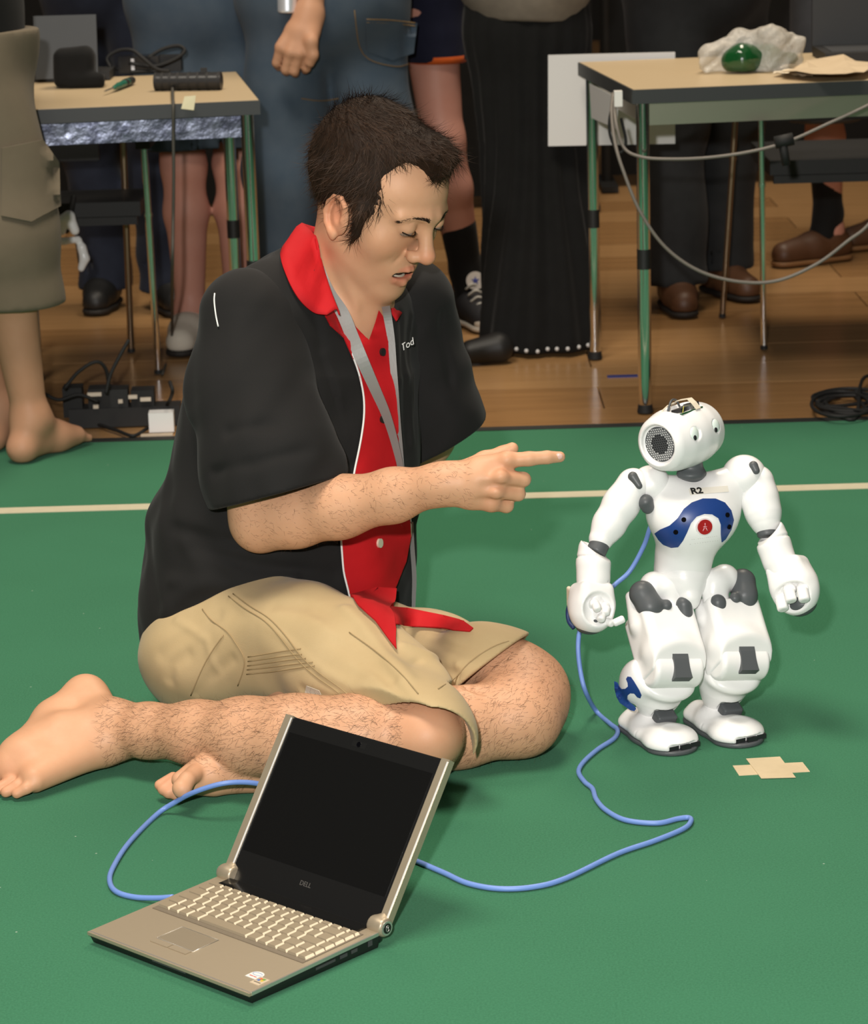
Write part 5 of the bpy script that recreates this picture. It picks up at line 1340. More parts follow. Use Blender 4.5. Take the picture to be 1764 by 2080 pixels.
    tr = s.obj('trousers' if hem < .3 else 'shorts', trouser, t)
    if shirt is not None:
        q = Soft(res); q.cone(pel + V(0, 0, shirt_z - pel[2]), V(*top) + V(0, 0, .01), waist[0] + .022, waist[0] + .02, 0, '+', ((V(*legs[0][3]) - V(*legs[0][2])) * V(1, 1, 0), waist[1] + .08))
        q.field(*wrinkle(.008, 9, base - V(.7, .7, -.4), base + V(.7, .7, 1.6), 18)); q.plane((0, 0, shirt_z), (0, 0, -1), .004); q.plane((0, 0, top[2] + .01), (0, 0, 1), .01); q.obj('shirt', shirt, t)
    for i, (hip, kn, an, toe) in enumerate(legs):
        an, toe = V(*an), V(*toe); f_ = _unit((toe - an) * V(1, 1, 0)); sd = np.cross(f_, V(0, 0, 1))
        if sock is not None:
            q = Soft(res * .7); k_ = V(*kn); q.chain([an + (k_ - an) * sock[1], an + (k_ - an) * .12, an + f_ * .03 - V(0, 0, .04)], [.049, .043, .044], .02); q.obj('sock', sock[0], t)
        if shoes is not None:
            q = Soft(res * .7); q.chain([an - f_ * .030 - V(0, 0, an[2] - .045), an + f_ * .06 - V(0, 0, an[2] - .045), toe * V(1, 1, 0) + V(0, 0, .034)], [.046, .046, .038], .02); q.cone(an - V(0, 0, .02), an - V(0, 0, an[2] - .05), .047, .044, .02)
            q.plane((0, 0, .015), (0, 0, -1), .002); q.cone(an + V(0, 0, .05), an - V(0, 0, .012), .044, .040, .003, '-'); so = q.obj('shoe', shoes[0], t)
            q = Soft(res * .7); q.chain([an - f_ * .032 - V(0, 0, an[2] - .01), an + f_ * .06 - V(0, 0, an[2] - .01), toe * V(1, 1, 0) + V(0, 0, .01)], [.046, .045, .040], .02); q.plane((0, 0, .016), (0, 0, 1), .001); q.plane((0, 0, .001), (0, 0, -1), .001); q.obj('shoe_sole', shoes[1], so)
    return t, bo, tr
SOLE = mat('dark_sole', (.015, .012, .010), .7); PALE = mat('pale_canvas', (.55, .50, .42), .8)
# A: brown cargo shorts, barefoot at the carpet's edge
pA, bA, tA = bystander('barefoot person in brown cargo shorts standing at the left edge of the carpet', [((-.955, 5.875, .88), (-.905, 5.845, .50), (-.870, 5.855, .090), (-.795, 5.975, .02)), ((-1.09, 5.925, .88), (-1.06, 5.925, .50), (-.960, 5.975, .090), (-.925, 6.075, .02))],
    (-1.02, 5.895, .90), (-1.02, 5.895, 1.30), SKB, BRN, (.125, .118, .105), .345, BLKC, .865, waist=(.165, .8))
bvJ = bvh_of(tA)
patch('cargo_pocket', bvJ, [(2, 300), (80, 285), (112, 330), (116, 420), (60, 452), (2, 440)], 14, .003, .006, BRN, pA)
# B: denim knee shorts, bare legs, pale shoes, behind the left table
pB, bB, tB = bystander('bare-legged person in denim knee shorts standing behind the table with the adapter', [((-.640, 7.14, .86), (-.622, 7.13, .47), (-.622, 7.13, .09), (-.640, 6.99, .02)), ((-.485, 7.16, .86), (-.485, 7.15, .47), (-.495, 7.15, .09), (-.490, 7.01, .02))],
    (-.56, 7.15, .90), (-.56, 7.15, 1.30), SKP, JEANS, (.108, .100, .100), .515, GREY, .98, shoes=(PALE, SOLE), waist=(.165, .7))
# C: long navy trousers
pC, bC, tC = bystander('person in long navy trousers standing behind the chair with the bright chrome leg', [((-.78, 7.72, .88), (-.755, 7.70, .48), (-.735, 7.70, .09), (-.700, 7.57, .02)), ((-.95, 7.76, .88), (-.93, 7.76, .48), (-.92, 7.76, .09), (-.93, 7.63, .02))],
    (-.87, 7.75, .90), (-.87, 7.75, 1.30), SKB, NAVY, (.100, .085, .075), .05, BLKC, .98, shoes=(mat('black_shoe', (.010, .010, .010), .5), SOLE))
# D: blue jeans, seen from behind, hand hanging
pD, bD, tD = bystander('person in faded blue jeans with one hand hanging, behind the seated person', [((-.330, 6.98, .86), (-.345, 6.96, .47), (-.365, 6.97, .09), (-.375, 7.10, .02)), ((-.150, 7.00, .86), (-.120, 7.00, .47), (-.110, 7.02, .09), (-.090, 7.15, .02))],
    (-.20, 7.0, .90), (-.19, 7.0, 1.30), SKB, JEANS, (.112, .090, .078), .04, GREYS, .98, shoes=(SHB, SOLE), waist=(.180, .8))
bvD = bvh_of(tD)
patch('back_pocket', bvD, [(742, 38), (845, 46), (838, 108), (795, 122), (745, 102)], 9, .001, .003, JEANS, pD)
STH = mat('tan_stitch', (.19, .12, .05), .7)
for pl in ([(744, 38), (795, 40), (844, 47)], [(744, 44), (795, 46), (844, 53)], [(720, 20), (735, 110), (800, 135), (828, 130)], [(612, 200), (650, 205), (690, 200)]): piping(pl, bvD, .0014, 'seam', STH, .003, pD)
# his hanging forearm and hand
ha = Soft(.0035)
e0, w0 = P(655, -180, 6.86), P(628, 30, 6.80); k0 = [P(571, 96, 6.76), P(590, 106, 6.75), P(608, 108, 6.75), P(626, 102, 6.755)]
ha.chain([e0, w0], [.043, .031], .02)
for kq, tq, c1 in zip(k0, [P(562, 128, 6.77), P(580, 142, 6.76), P(598, 145, 6.76), P(622, 138, 6.765)], [P(567, 136, 6.80), P(582, 146, 6.80), P(600, 149, 6.80), P(620, 142, 6.80)]):
    ha.chain([w0, (w0 + kq) / 2, kq], [.028, .024, .016], .02); ha.chain([kq, tq, c1], [.0135, .0115, .0105], .004)
ha.chain([w0 + V(.006, -.01, -.02), P(632, 84, 6.745), P(636, 112, 6.745), P(630, 128, 6.75)], [.022, .016, .0130, .0115], .012)
ha.obj('hand', SKB, pD)
# E: navy shorts with an orange hem, black high-top canvas shoe with a round white patch
pE, bE, tE = bystander('person in navy shorts with orange hem and black canvas high-top shoes', [((.020, 7.30, .86), (.052, 7.27, .50), (.112, 7.36, .09), (.150, 7.20, .02)), ((-.13, 7.55, .86), (-.12, 7.56, .50), (-.10, 7.60, .09), (-.06, 7.47, .02))],
    (-.06, 7.42, .90), (-.06, 7.42, 1.30), SKP, DNAVY, (.100, .085, .080), .705, BLKC, .98, shoes=(mat('black_canvas', (.012, .012, .015), .8), mat('white_rubber', (.50, .46, .40), .6)), sock=(BLKC, .42), waist=(.15, .7))
c_ = V(.044, 7.28, .705); tE_pts = [c_ + V(.076 * math.cos(a), .076 * math.sin(a), .004) for a in np.linspace(0, 2 * PI, 26, endpoint=False)]
v, f = [], []
for p_ in tE_pts: v += [p_ + V(0, 0, -.006), p_ + V(0, 0, .012), p_ * V(1, 1, 1) + (c_ - p_) * V(.05, .05, 0) + V(0, 0, .012), p_ + (c_ - p_) * V(.05, .05, 0) + V(0, 0, -.006)]
for i in range(26):
    for e in range(4): f.append((4 * i + e, 4 * i + (e + 1) % 4, 4 * ((i + 1) % 26) + (e + 1) % 4, 4 * ((i + 1) % 26) + e))
obj('orange_hem', v, f, cloth('orange_cotton', (.50, .085, .012)), pE)
tw = V(.150, 7.20, 0); fw = _unit(V(.150, 7.20, 0) - V(.112, 7.36, 0))
q = Soft(.003); q.ell(tw + V(0, 0, .026) + fw * .012, (.034, .026, .024), frame(fw), 0); q.plane((0, 0, .003), (0, 0, -1), .001); q.obj('toe_cap', mat('white_rubber', (.50, .46, .40), .6), pE)
c0 = P(966, 570, 7.285); n0 = _unit(cam_pos - c0); r0_ = _unit(np.cross(V(0, 0, 1), n0)); u0 = np.cross(n0, r0_)
pt = bobj('ankle_patch', cyl_bm(c0 - n0 * .012, c0 + n0 * .001, .0245, n=28), mat('patch_white', (.62, .58, .55), .7), pE, bevel=.0008)
st = [c0 + n0 * .0022 + (r0_ * math.sin(a) + u0 * math.cos(a)) * (.0125 if i % 2 == 0 else .0050) for i, a in enumerate(np.linspace(0, 2 * PI, 10, endpoint=False))]
obj('star', [c0 + n0 * .0030] + st, [(0, 1 + i, 1 + (i + 1) % 10) for i in range(10)], mat('star_blue', (.05, .07, .30), .6), pt, False)
for i in range(5):
    a_ = V(.122 + .006 * i, 7.315 - .024 * i, .108 - .013 * i); tube('lace', spline([a_ + V(-.020, -.028, -.010), a_ + V(0, -.034, .004), a_ + V(.022, -.024, -.008)], 5), .0034, mat('lace_white', (.45, .44, .40), .8), pE, 6)
# F: grey shirt and long black skirt with a row of pale beads at the hem
fF = thing('person', 'person in grey shirt and long black skirt with pale beads along the hem', 'person', (.28, 6.98, 0))
b = Soft(.006); b.chain([(.23, 7.00, .88), (.24, 7.00, .48), (.24, 7.00, .09)], [.075, .055, .038], .03); b.chain([(.33, 7.00, .88), (.34, 7.00, .48), (.34, 7.00, .09)], [.075, .055, .038], .03)
b.cone((.285, 7.00, .90), (.285, 7.00, 1.30), .085, .085, .05)
for x in (.24, .34): b.chain([(x, 7.02, .045), (x, 7.00, .038), (x, 6.965, .026)], [.036, .034, .024], .02)
b.plane((0, 0, .0012), (0, 0, -1), .003); b.plane((0, 0, 1.3), (0, 0, 1), .01); b.obj('body', SKB, fF)
s = Soft(.006); s.chain([(.262, 7.00, .98), (.268, 7.00, .80), (.288, 6.99, .45), (.285, 6.905, .02)], [.148, .156, .136, .150], .03, flat=((0, 1, 0), .56))
s.field(lambda p: .010 * np.sin(np.arctan2((p[:, 0] - .28) * .62, p[:, 1] - 6.99) * 17 + 3 * p[:, 2]) * np.clip(1.05 - p[:, 2], .1, 1), [-.1, 6.5, 0], [.7, 7.3, 1.1])
s.plane((0, 0, .008), (0, 0, -1), .003); sk_ = s.obj('skirt', BLKC, fF)
bvK = bvh_of(sk_)
for x in np.linspace(1030, 1195, 9):
    h_ = next((q_ for q_ in (hit(bvK, x, yy) for yy in (730, 726, 722, 718, 714, 710, 706, 700)) if q_ is not None), None)
    if h_ is None: continue
    bm = bmesh.new(); bmesh.ops.create_icosphere(bm, subdivisions=2, radius=.0055, matrix=Matrix.Translation(Vector(h_[0] + h_[1] * .003 + V(0, 0, .008)))); bobj('hem_bead', bm, mat('pale_bead', (.55, .55, .55), .3), sk_, smooth=True)
s = Soft(.006); s.cone((.270, 6.99, .930), (.27, 7.00, 1.30), .172, .165, 0, '+', ((0, 1, 0), .70)); s.field(*wrinkle(.008, 31, V(-.1, 6.5, .8), V(.7, 7.4, 1.4), 17))
s.plane((.26, 6.76, .838), V(-.06, -.05, -1), .004); s.plane((0, 0, 1.31), (0, 0, 1), .01); s.ell((.27, 6.99, .93), (.178, .125, .10), None, .03); s.obj('shirt', GREY, fF)
for x, y, x2, y2 in ((1012, 706, 958, 716),):
    q = Soft(.004); a_, b_ = G(x, y, .036), G(x2, y2, .028); q.chain([a_, b_], [.040, .032], .02); q.plane((0, 0, .002), (0, 0, -1), .002); q.obj('shoe', mat('black_shoe', (.010, .010, .010), .5), fF)
# G: charcoal trousers behind the right table
pG, bG, tG = bystander('person in charcoal trousers and brown shoes standing behind the table with the bag', [((.66, 7.50, .88), (.665, 7.48, .48), (.680, 7.47, .09), (.690, 7.33, .02)), ((.84, 7.66, .88), (.83, 7.66, .48), (.825, 7.68, .09), (.885, 7.54, .02))],
    (.75, 7.58, .90), (.75, 7.58, 1.30), SKB, DGREY, (.115, .098, .088), .07, BLKC, 1.0, shoes=(SHB, SOLE), sock=(mat('pale_sock', (.42, .33, .22), .9), .22), waist=(.19, .8))
# H: grey shorts, black socks, brown shoes, right
pH, bH, tH = bystander('person in grey shorts with black socks and brown leather shoes at the right', [((1.20, 8.16, .88), (1.175, 8.14, .50), (1.205, 8.18, .09), (1.06, 8.10, .02)), ((1.42, 8.40, .88), (1.42, 8.40, .50), (1.44, 8.42, .09), (1.30, 8.36, .02))],
    (1.31, 8.28, .90), (1.31, 8.28, 1.30), SKP, GREYS, (.115, .105, .100), .42, BLKC, .98, shoes=(SHB, mat('tan_sole', (.20, .095, .035), .6)), sock=(BLKC, .62), waist=(.18, .8))

# ------------------------------------------------------------------ chairs
def chair(label, x0, x1, y0, y1, seat_z, posts, extra=None):
    t = thing('chair', label, 'chair', ((x0 + x1) / 2, (y0 + y1) / 2, 0))
    bobj('seat', box_bm(((x0 + x1) / 2, (y0 + y1) / 2, seat_z), ((x1 - x0) / 2, (y1 - y0) / 2, .018)), BLK, t, bevel=.012, seg=3)
    bobj('seat_frame', box_bm(((x0 + x1) / 2, y0 + .012, seat_z - .030), ((x1 - x0) / 2 - .01, .009, .010)), BLK, t, bevel=.004)
    for i, (a, b, r_, m_) in enumerate(posts):
        l_ = bobj('leg', cyl_bm(a, V(*b), r_, n=24), m_, t, smooth=True); bobj('foot_cap', cyl_bm(V(a[0], a[1], 0), V(*a) + V(0, 0, .004), r_ * 1.25, r_ * 1.1, n=18), RUB, l_)
        bobj('joint_ring', cyl_bm(V(*a) + (V(*b) - V(*a)) * .70, V(*a) + (V(*b) - V(*a)) * .715, r_ * 1.25, n=20), m_, l_, bevel=.001)
    return t
BRZ = mat('bronze_tube', (.24, .17, .11), .30, metal=.9)
ch1 = chair('black chair with a bright chrome leg under the table with the bag', .862, 1.28, 6.86, 7.26, .455, [((.846, 6.845, .006), (.838, 6.845, .585), .0078, CHR), ((.79, 7.30, .006), (.83, 7.30, .60), .0078, BRZ), ((1.29, 6.86, .006), (1.29, 6.86, .585), .0078, CHR), ((1.29, 7.28, .006), (1.29, 7.28, .60), .0078, BRZ)])
for x in (.838, 1.29): bobj('armrest', box_bm((x, 7.07, .604), (.020, .26, .013)), BLK, ch1, bevel=.008)
bobj('backrest', box_bm((1.06, 7.315, .570), (.20, .012, .050)), BLK, ch1, bevel=.008)
ch2 = chair('black chair with a bright chrome leg under the table with the adapter', -1.02, -.705, 6.80, 7.04, .408, [((-.678, 6.757, .006), (-.684, 6.757, .56), .0085, CHR), ((-.775, 7.05, .006), (-.765, 7.05, .58), .0085, BRZ), ((-1.03, 6.78, .006), (-1.03, 6.78, .56), .0085, CHR), ((-1.03, 7.05, .006), (-1.03, 7.05, .58), .0085, BRZ)])
for x in (-.684, -1.03): bobj('armrest', box_bm((x, 6.89, .575), (.018, .16, .012)), BLK, ch2, bevel=.008)
bobj('backrest', box_bm((-.92, 7.06, .56), (.09, .010, .06)), BLK, ch2, bevel=.008)
WHT = mat('white_and_glare', (.80, .80, .80), .25)  # charger's own white; on the chrome brackets it paints in flash glare
s = Soft(.004); s.chain([P(128, 446, 6.7), P(140, 440, 6.7), P(152, 468, 6.7)], [.012, .014, .012], .01); s.chain([P(126, 450, 6.7), P(126, 470, 6.7)], [.012, .010], .01); s.obj('chrome_bracket', WHT, ch2)
s = Soft(.004); s.chain([P(112, 490, 6.7), P(130, 490, 6.7), P(160, 486, 6.72)], [.009, .009, .008], .006); s.chain([P(166, 502, 6.72), P(172, 525, 6.72), P(165, 545, 6.72)], [.012, .012, .009], .01); s.obj('chrome_bracket', WHT, ch2)
s = Soft(.005); s.chain([P(135, 470, 6.72), P(150, 400, 6.80)], [.008, .008], .01); s.obj('bracket_arm', BLK, ch2)

# black backdrops, added to darken the gaps between the people
for lab, x0, x1, y_ in (('wide black backdrop added to darken the gaps behind the standing people', -2.6, .585, 9.5), ('black backdrop added to darken the gap behind the charcoal trousers', .640, 2.8, 9.95)):
    t = thing('dark_backdrop', lab, 'panel', ((x0 + x1) / 2, y_, 0))
    bobj('panel_cloth', box_bm(((x0 + x1) / 2, y_, 1.02), ((x1 - x0) / 2, .012, .98)), BLKC, t)
    for x in (x0 + .02, x1 - .02): bobj('post', cyl_bm((x, y_, 0), (x, y_, 2.02), .018, n=16), BLK, t); bobj('foot', box_bm((x, y_, .010), (.03, .18, .0095)), BLK, t, bevel=.003)

# ------------------------------------------------------------------ things on and around the right table
def rtop(px, py, z=.0): return G(px, py, TH + .0008 + z)
BAGM = mat('thin_plastic', (.84, .82, .77), .30, trans=.30, alpha=.50, bump=(55, .9, .01), spec=.5)
bc = rtop(1520, 148)
bg = Soft(.0035)
def bg_p(x, y, d=0.0): return P(x, y, bc[1] + .05 + d)
bg.chain([bg_p(1445, 115), bg_p(1500, 104), bg_p(1560, 98), bg_p(1605, 108)], [.040, .046, .050, .034], .03); bg.ell(bg_p(1535, 80), (.045, .035, .030), k=.03); bg.ell(bg_p(1540, 130), (.11, .05, .030), k=.03)
bg.cone(bg_p(1432, 125, -.02), bg_p(1440, 148, -.04), .018, .010, .02); bg.cone(bg_p(1600, 105, -.03), bg_p(1545, 148, -.05), .012, .012, .01); bg.cone(bg_p(1545, 148, -.05), bg_p(1620, 135, -.04), .010, .009, .01)
for sd_, am, fq in ((41, .012, 40), (42, .008, 85), (43, .004, 150)): bg.field(*wrinkle(am, sd_, bc - .3, bc + .3, fq))
for a_, b_ in (((1425, 128), (1470, 75)), ((1545, 148), (1622, 82)), ((1545, 62), (1575, 85)), ((1440, 110), (1500, 80)), ((1600, 128), (1630, 90)), ((1500, 72), (1545, 60))): bg.crease([bg_p(*a_, -.045), bg_p(*b_, -.02)], .012, -.010)
bg.plane((0, 0, TH + .002), (0, 0, -1), .004); bgo = bg.obj('plastic_bag', BAGM, None, smooth=1); tag(bgo, 'crumpled translucent carrier bag with a green bottle on the beige table', 'bag')
GLS = mat('green_bottle', (.006, .060, .015), .10, coat=.6, spec=.6, bump=(40, .4, .01))
bt = Soft(.003); bt.chain([bg_p(1488, 124, -.040), bg_p(1506, 120, -.040), bg_p(1560, 118, -.004)], [.026, .034, .034], .015); bt.chain([bg_p(1560, 118, -.004), bg_p(1610, 118, .03)], [.016, .014], .02); bt.plane((0, 0, TH + .004), (0, 0, -1), .002)
bto = bt.obj('bottle', GLS, None); tag(bto, 'dark green plastic bottle lying inside the carrier bag', 'bottle')
PAP = mat('brown_paper', (.56, .44, .29), .7, var=(8, .3, (.50, .38, .24)))
def crumple(name, quad, z0, amp, m, label, cat, n=12, seed=3):
    r = np.random.default_rng(seed); a, b, c, d = [rtop(*q) for q in quad]; v, f = [], []
    H_ = r.uniform(0, 1, (n + 1, n + 1)); H_ = (H_ + np.roll(H_, 1, 0) + np.roll(H_, 1, 1)) / 3
    for i in range(n + 1):
        for j in range(n + 1):
            s_, t_ = i / n, j / n; p = a * (1 - s_) * (1 - t_) + b * s_ * (1 - t_) + c * s_ * t_ + d * (1 - s_) * t_; v.append(p + V(0, 0, z0 + amp * H_[i, j]))
    k_ = len(v); v += [p - V(0, 0, .0012) for p in v]
    for i in range(n):
        for j in range(n):
            q = (i * (n + 1) + j, (i + 1) * (n + 1) + j, (i + 1) * (n + 1) + j + 1, i * (n + 1) + j + 1); f += [q, tuple(x + k_ for x in q[::-1])]
    o = obj(name, v, f, m, None, False); return tag(o, label, cat)
crumple('paper_sheet', ((1585, 160), (1720, 174), (1790, 150), (1690, 122)), .002, .034, PAP, 'creased brown paper lying beside the carrier bag on the table', 'paper', 4, 11)
crumple('paper_napkin', ((1570, 156), (1650, 162), (1662, 150), (1600, 146)), .002, .012, mat('cream_paper', (.70, .60, .45), .7), 'small cream paper napkin half under the creased brown paper', 'paper', 8, 5)
nb_ = thing('notebook_computer', 'black notebook computer at the right end of the beige table', 'laptop', rtop(1752, 118))
c = rtop(1745, 122); bobj('base', box_bm(c + V(.06, .04, .012), (.15, .11, .012)), BLK, nb_, bevel=.003)
bobj('lid', box_bm(c + V(.06, .16, .125), (.15, .006, .115)), mat('notebook_lid', (.020, .021, .022), .5), nb_, bevel=.003)
bobj('keyboard', box_bm(c + V(.06, .04, .0245), (.13, .075, .001)), mat('keys_grey', (.04, .042, .045), .5), nb_)
PW = mat('white_board', (.66, .65, .64), .6)
yb = 6.872
q = [P(1114, 112, yb), P(1372, 106, yb), P(1372, 292, yb), P(1114, 297, yb)]
v = q + [p + V(0, .006, 0) for p in q]
tag(obj('poster_board', v, [(3, 2, 1, 0), (4, 5, 6, 7), (0, 1, 5, 4), (1, 2, 6, 5), (2, 3, 7, 6), (3, 0, 4, 7)], PW, None, False), 'white board hung on the back edge of the table with the bag', 'board')
sl = [rp(-.003, y, z) for y, z in ((.15, TH - .035), (.52, TH - .035), (.50, TH - .115), (.17, TH - .105))]
tag(obj('paper_label', sl + [p - rR[:, 0] * .001 for p in sl], [(0, 1, 2, 3), (7, 6, 5, 4), (0, 4, 5, 1), (1, 5, 6, 2), (2, 6, 7, 3), (3, 7, 4, 0)], mat('label_white', (.62, .62, .63), .6), None, False), 'white paper label stuck along the end of the table with the bag', 'label')
# cables at the right table
GC = mat('grey_cable', (.17, .15, .13), .5)
c1 = tube('hanging_cable', spline([P(1850, 170, 6.10), P(1764, 214, 6.075), P(1690, 248, 6.07), P(1600, 288, 6.07), P(1520, 309, 6.07), P(1430, 321, 6.07), P(1350, 323, 6.07), P(1300, 318, 6.08), P(1268, 300, 6.10), P(1252, 250, 6.12), P(1248, 205, 6.18), P(1252, 190, 6.22)], 8), .0036, GC, None, 8)
tag(c1, 'grey cable hanging in a shallow arc below the edge of the table with the bag', 'cable')
for a, b, r_ in ((P(1575, 290, 6.06), P(1612, 282, 6.06), .014), (P(1590, 288, 6.06), P(1598, 335, 6.06), .010)): tube('plug', [a, (a + b) / 2, b], r_, RUB, c1, 12)
c2 = tube('hanging_cable', spline([P(1246, 190, 6.24), P(1243, 230, 6.16), P(1250, 290, 6.10), P(1266, 345, 6.07), P(1300, 428, 6.06), P(1350, 500, 6.06), P(1418, 549, 6.06), P(1500, 572, 6.06), P(1580, 570, 6.06), P(1660, 536, 6.06), P(1722, 490, 6.06), P(1772, 448, 6.07), P(1850, 330, 6.09), P(1900, 190, 6.11)], 8), .0040, GC, None, 8)
tag(c2, 'grey cable hanging in a deep loop almost down to the wooden floor', 'cable')
for pl in ([(1252, 200), (1240, 235), (1240, 275), (1258, 310), (1272, 290), (1262, 240)],):
    c3 = tube('adapter_cable', spline([P(x, y, 6.20 - .002 * i) for i, (x, y) in enumerate(pl)], 8), .0034, RUB, None, 8); tag(c3, 'short black cable bunched under the corner of the table with the bag', 'cable')
tag(bobj('white_plug', box_bm(P(1256, 200, 6.165), (.009, .012, .017)), mat('plug_white', (.7, .68, .64), .4), None, bevel=.004), 'small white plug hanging at the corner of the table with the bag', 'plug')
# coil of black cable at the right, blue strip on the floor
pts = []
for k_ in range(7):
    r_ = np.random.default_rng(50 + k_); cx, cy = 1722 + r_.uniform(-14, 14), 818 + r_.uniform(-6, 6); ax_, ay_ = r_.uniform(50, 78), r_.uniform(16, 26); ph = r_.uniform(0, 6)
    for a in np.linspace(0, 2 * PI, 11, endpoint=False): pts.append(G(cx + ax_ * math.cos(a + ph), cy + ay_ * math.sin(a + ph), .001 + .0045 * (k_ % 4) + .004))
pts = [G(1860, 742, .006), G(1790, 760, .012), G(1752, 772, .02)] + pts
tag(tube('cable_coil', spline(pts, 5), .0042, RUB, None, 8), 'loose coil of black cable lying on the wooden floor near the carpet edge', 'cable')
tag(bobj('blue_tape', box_bm(G(1265, 764, -.0028), (.037, .011, .0012)), mat('blue_tape_mat', (.02, .03, .16), .5), None), 'short strip of blue tape on the wooden floor beside the table legs', 'tape mark')

# ------------------------------------------------------------------ things on and under the left table
def ltop(px, py, z=.0): return G(px, py, TH + .0008 + z)
ad = thing('power_adapter', 'black power adapter in a tangle of its own cable on the table', 'adapter', ltop(290, 150))
c = ltop(285, 148); bobj('housing', box_bm(c + V(.0, 0, .022), (.050, .032, .021)), mat('gloss_black', (.010, .010, .011), .18), ad, bevel=.006)
bobj('housing_label', box_bm(c + V(-.014, -.0325, .024), (.004, .0006, .014)), mat('label_bright', (.75, .75, .78), .3), ad)
c_b = ltop(345, 145); bobj('plug_block', box_bm(c_b + V(0, .01, .020), (.030, .026, .019)), BLK, ad, bevel=.005)
for k_, pl in enumerate(([(225, 138), (218, 118), (240, 103), (268, 102), (290, 118), (318, 140), (345, 150)], [(300, 118), (330, 100), (362, 93), (375, 104), (352, 122), (310, 135), (262, 128)], [(235, 140), (300, 146), (360, 120), (372, 105)], [(265, 148), (290, 156), (330, 156), (340, 150)])):
    path = [P(x, y, ltop(285, 148)[1] + (-.05 + .02 * (k_ % 3)) + .012 * math.sin(i)) for i, (x, y) in enumerate(pl)]; path = [V(p[0], p[1], max(p[2], TH + .007)) for p in path]
    tube('cable', spline(path, 7), .0045, RUB, ad, 8)
cc = tube('hanging_cable', spline([ltop(348, 150, .006), ltop(350, 170, .006), ltop(351, 200, .005), P(352, 212, 6.088), P(352, 270, 6.086), P(353, 350, 6.09), P(352, 440, 6.10), P(350, 560, 6.12), G(348, 700, .010), G(330, 760, .004)], 7), .0036, mat('olive_cable', (.06, .055, .045), .6), None, 8)
tag(cc, 'thin dark cable running over the front of the table with the adapter', 'cable')
tb = thing('black_tube', 'ribbed black tube lying along the front of the table with the adapter', 'tube', ltop(384, 186))
a, b = ltop(316, 184), ltop(451, 182); up_ = V(0, 0, .0205)
bobj('barrel', cyl_bm(a + up_, b + up_, .0200, n=28), mat('tube_black', (.016, .016, .017), .35), tb, smooth=True)
for t_ in (.02, .12, .24, .36, .52, .66, .80, .97): p0 = a + (b - a) * t_ + up_; d_ = _unit(b - a); bobj('rib', cyl_bm(p0 - d_ * .003, p0 + d_ * .003, .0208, n=28), BLK, tb, bevel=.0008)
bobj('switch', box_bm(a + (b - a) * .74 + V(0, 0, .0440), (.007, .006, .006)), BLK, tb, bevel=.002)
sd_ = thing('screwdriver', 'green handled screwdriver lying on the table next to the adapter', 'screwdriver', ltop(240, 175))
a, b, d_ = ltop(268, 163, .010), ltop(232, 178, .010), ltop(212, 186, .008)
s = Soft(.002); s.chain([a, a + (b - a) * .3, a + (b - a) * .75, b], [.0085, .0090, .0075, .0050], .004); s.obj('handle', mat('green_handle', (.012, .12, .075), .35), sd_); s = Soft(.002); s.chain([a, a + (b - a) * .42], [.0092, .0096], .003); s.obj('handle_grip', BLK, sd_)
bobj('shaft', cyl_bm(b, d_, .0022, n=12), CHR, sd_, smooth=True)
nt = [P(375, 196, 6.088), P(398, 194, 6.088), P(394, 224, 6.080), P(368, 221, 6.080)]
tag(obj('sticky_note', nt + [p + V(0, .001, 0) for p in nt], [(3, 2, 1, 0), (4, 5, 6, 7), (0, 1, 5, 4), (1, 2, 6, 5), (2, 3, 7, 6), (3, 0, 4, 7)], mat('note_paper', (.62, .57, .38), .7), None, False), 'small pale note stuck on the front edge of the table with the adapter', 'note')
bgk = Soft(.005); c = ltop(150, 178); bgk.box(c + V(0, .03, .045), (.045, .045, .046), None, .02, .01); bgk.box(c + V(.03, .02, .014), (.04, .04, .014), None, .008, .01); bgk.field(*wrinkle(.006, 61, c - .3, c + .3, 40)); bgk.plane((0, 0, TH + .001), (0, 0, -1), .002)
tag(bgk.obj('camera_bag', BLKC, None), 'soft black camera bag at the left end of the table with the adapter', 'bag')
tag(bobj('eraser', box_bm(ltop(205, 156, .006), (.010, .012, .006)), mat('eraser_white', (.70, .66, .58), .6), None, bevel=.002), 'tiny white block beside the black camera bag on the table', 'block')
nb2 = thing('notebook_computer', 'notebook computer with charcoal lid standing open behind the camera bag', 'laptop', ltop(190, 140))
c = V(-.85, 6.70, TH + .001); bobj('base', box_bm(c + V(0, .055, .011), (.10, .065, .010)), BLK, nb2, bevel=.003)
Rl = frame(_unit((0, 1, -.18))); bobj('lid', box_bm(c + V(0, -.018, .082), (.075, .005, .075), Rl), mat('charcoal_lid', (.050, .053, .056), .5), nb2, bevel=.004)
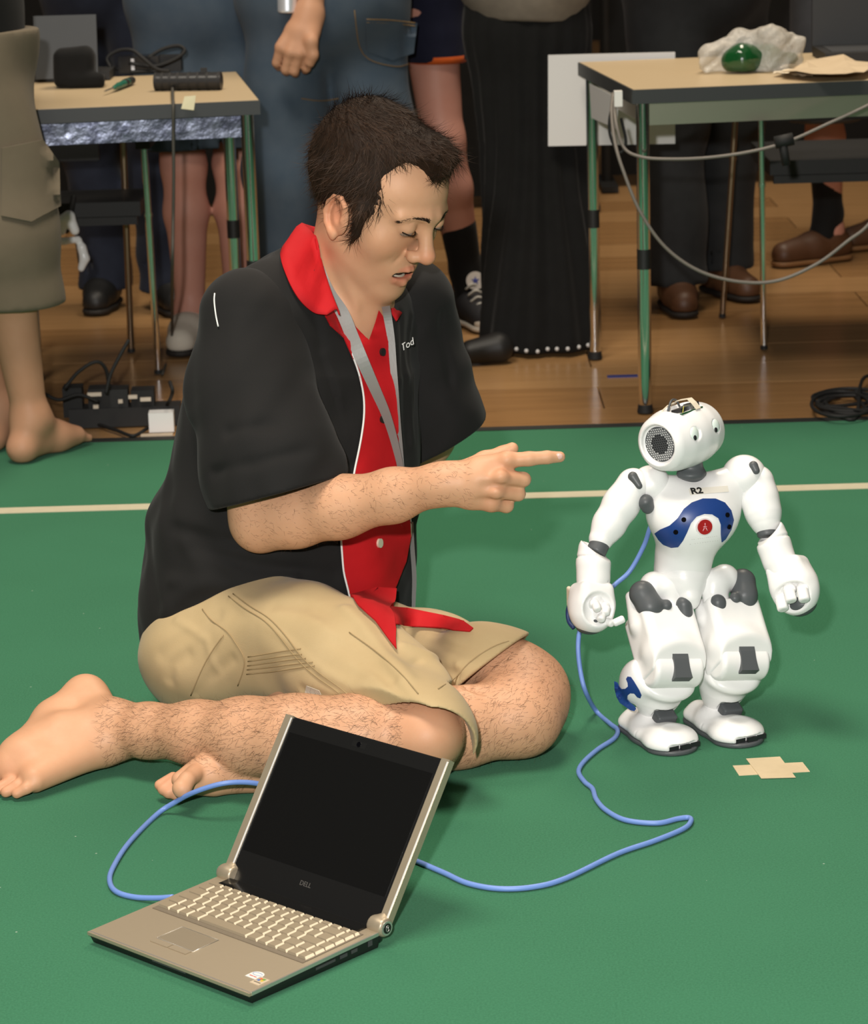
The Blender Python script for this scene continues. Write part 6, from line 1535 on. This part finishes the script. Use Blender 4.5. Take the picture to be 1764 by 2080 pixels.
# power strip and cables on the floor
ps = thing('power_strip', 'black power strip with plugs and cables on the floor at the carpet edge', 'power strip', G(200, 850, -.004))
c0 = G(138, 864, .012); c1_ = G(365, 856, .012); d_ = _unit(c1_ - c0); R_ = np.stack([d_, np.cross(V(0, 0, 1), d_), V(0, 0, 1)], 1)
bobj('strip_body', box_bm((c0 + c1_) / 2 + V(0, .05, .010), (np.linalg.norm(c1_ - c0) / 2, .030, .022), R_), BLK, ps, bevel=.006)
for i, (x, y, w_, h_) in enumerate(((150, 820, .022, .034), (205, 818, .026, .030), (245, 826, .020, .028), (292, 822, .026, .024))):
    p = P(x, y, (c0 + c1_)[1] / 2 + .05); bobj('plug', box_bm(V(p[0], p[1], .058), (w_, .026, h_), R_), RUB if i != 2 else BLK, ps, bevel=.006)
for x, y, w_ in ((192, 801, .016), (195, 826, .006), (270, 806, .010), (296, 811, .012), (245, 815, .005)):
    p = P(x, y, (c0 + c1_)[1] / 2 + .015); bobj('socket_mark', box_bm(p, (w_, .004, .004), R_), mat('cream_plastic', (.60, .52, .42), .5), ps, bevel=.001)
for pl in ([(130, 790), (160, 755), (195, 735), (215, 750), (222, 790)], [(215, 800), (225, 760), (245, 720), (262, 690)], [(300, 870), (270, 885), (230, 872), (180, 860), (110, 872), (85, 855)], [(330, 840), (350, 800), (345, 775)], [(90, 800), (120, 812), (160, 802), (200, 816)]):
    tube('cable', spline([P(x, y, 6.06 + .01 * i) if y < 830 else G(x, y, .006) for i, (x, y) in enumerate(pl)], 7), .0042, RUB, ps, 8)
p = G(326, 880, .004); tag(bobj('charger', box_bm(V(p[0] - .0, p[1] + .045, .0225), (.028, .020, .022), R_), WHT, None, bevel=.006), 'white charger block on the floor at the end of the power strip', 'charger')
p = G(318, 888, 0); tag(bobj('floor_ruler', box_bm(V(p[0], p[1] + .012, .0005), (.036, .008, .004), R_), mat('pale_wood', (.56, .45, .33), .5), None, bevel=.001), 'pale flat strip on the floor before the white charger block', 'strip')
# a shiny tin at the top edge, held beside the hanging hand
tn = Soft(.003); tn.cyl(P(583, -40, 6.80), P(584, 26, 6.80), .024, .004); tag(tn.obj('tin', mat('tin_metal', (.80, .84, .92), .35, metal=.6), None), 'shiny silver tin beside the hanging hand at the upper edge', 'tin')
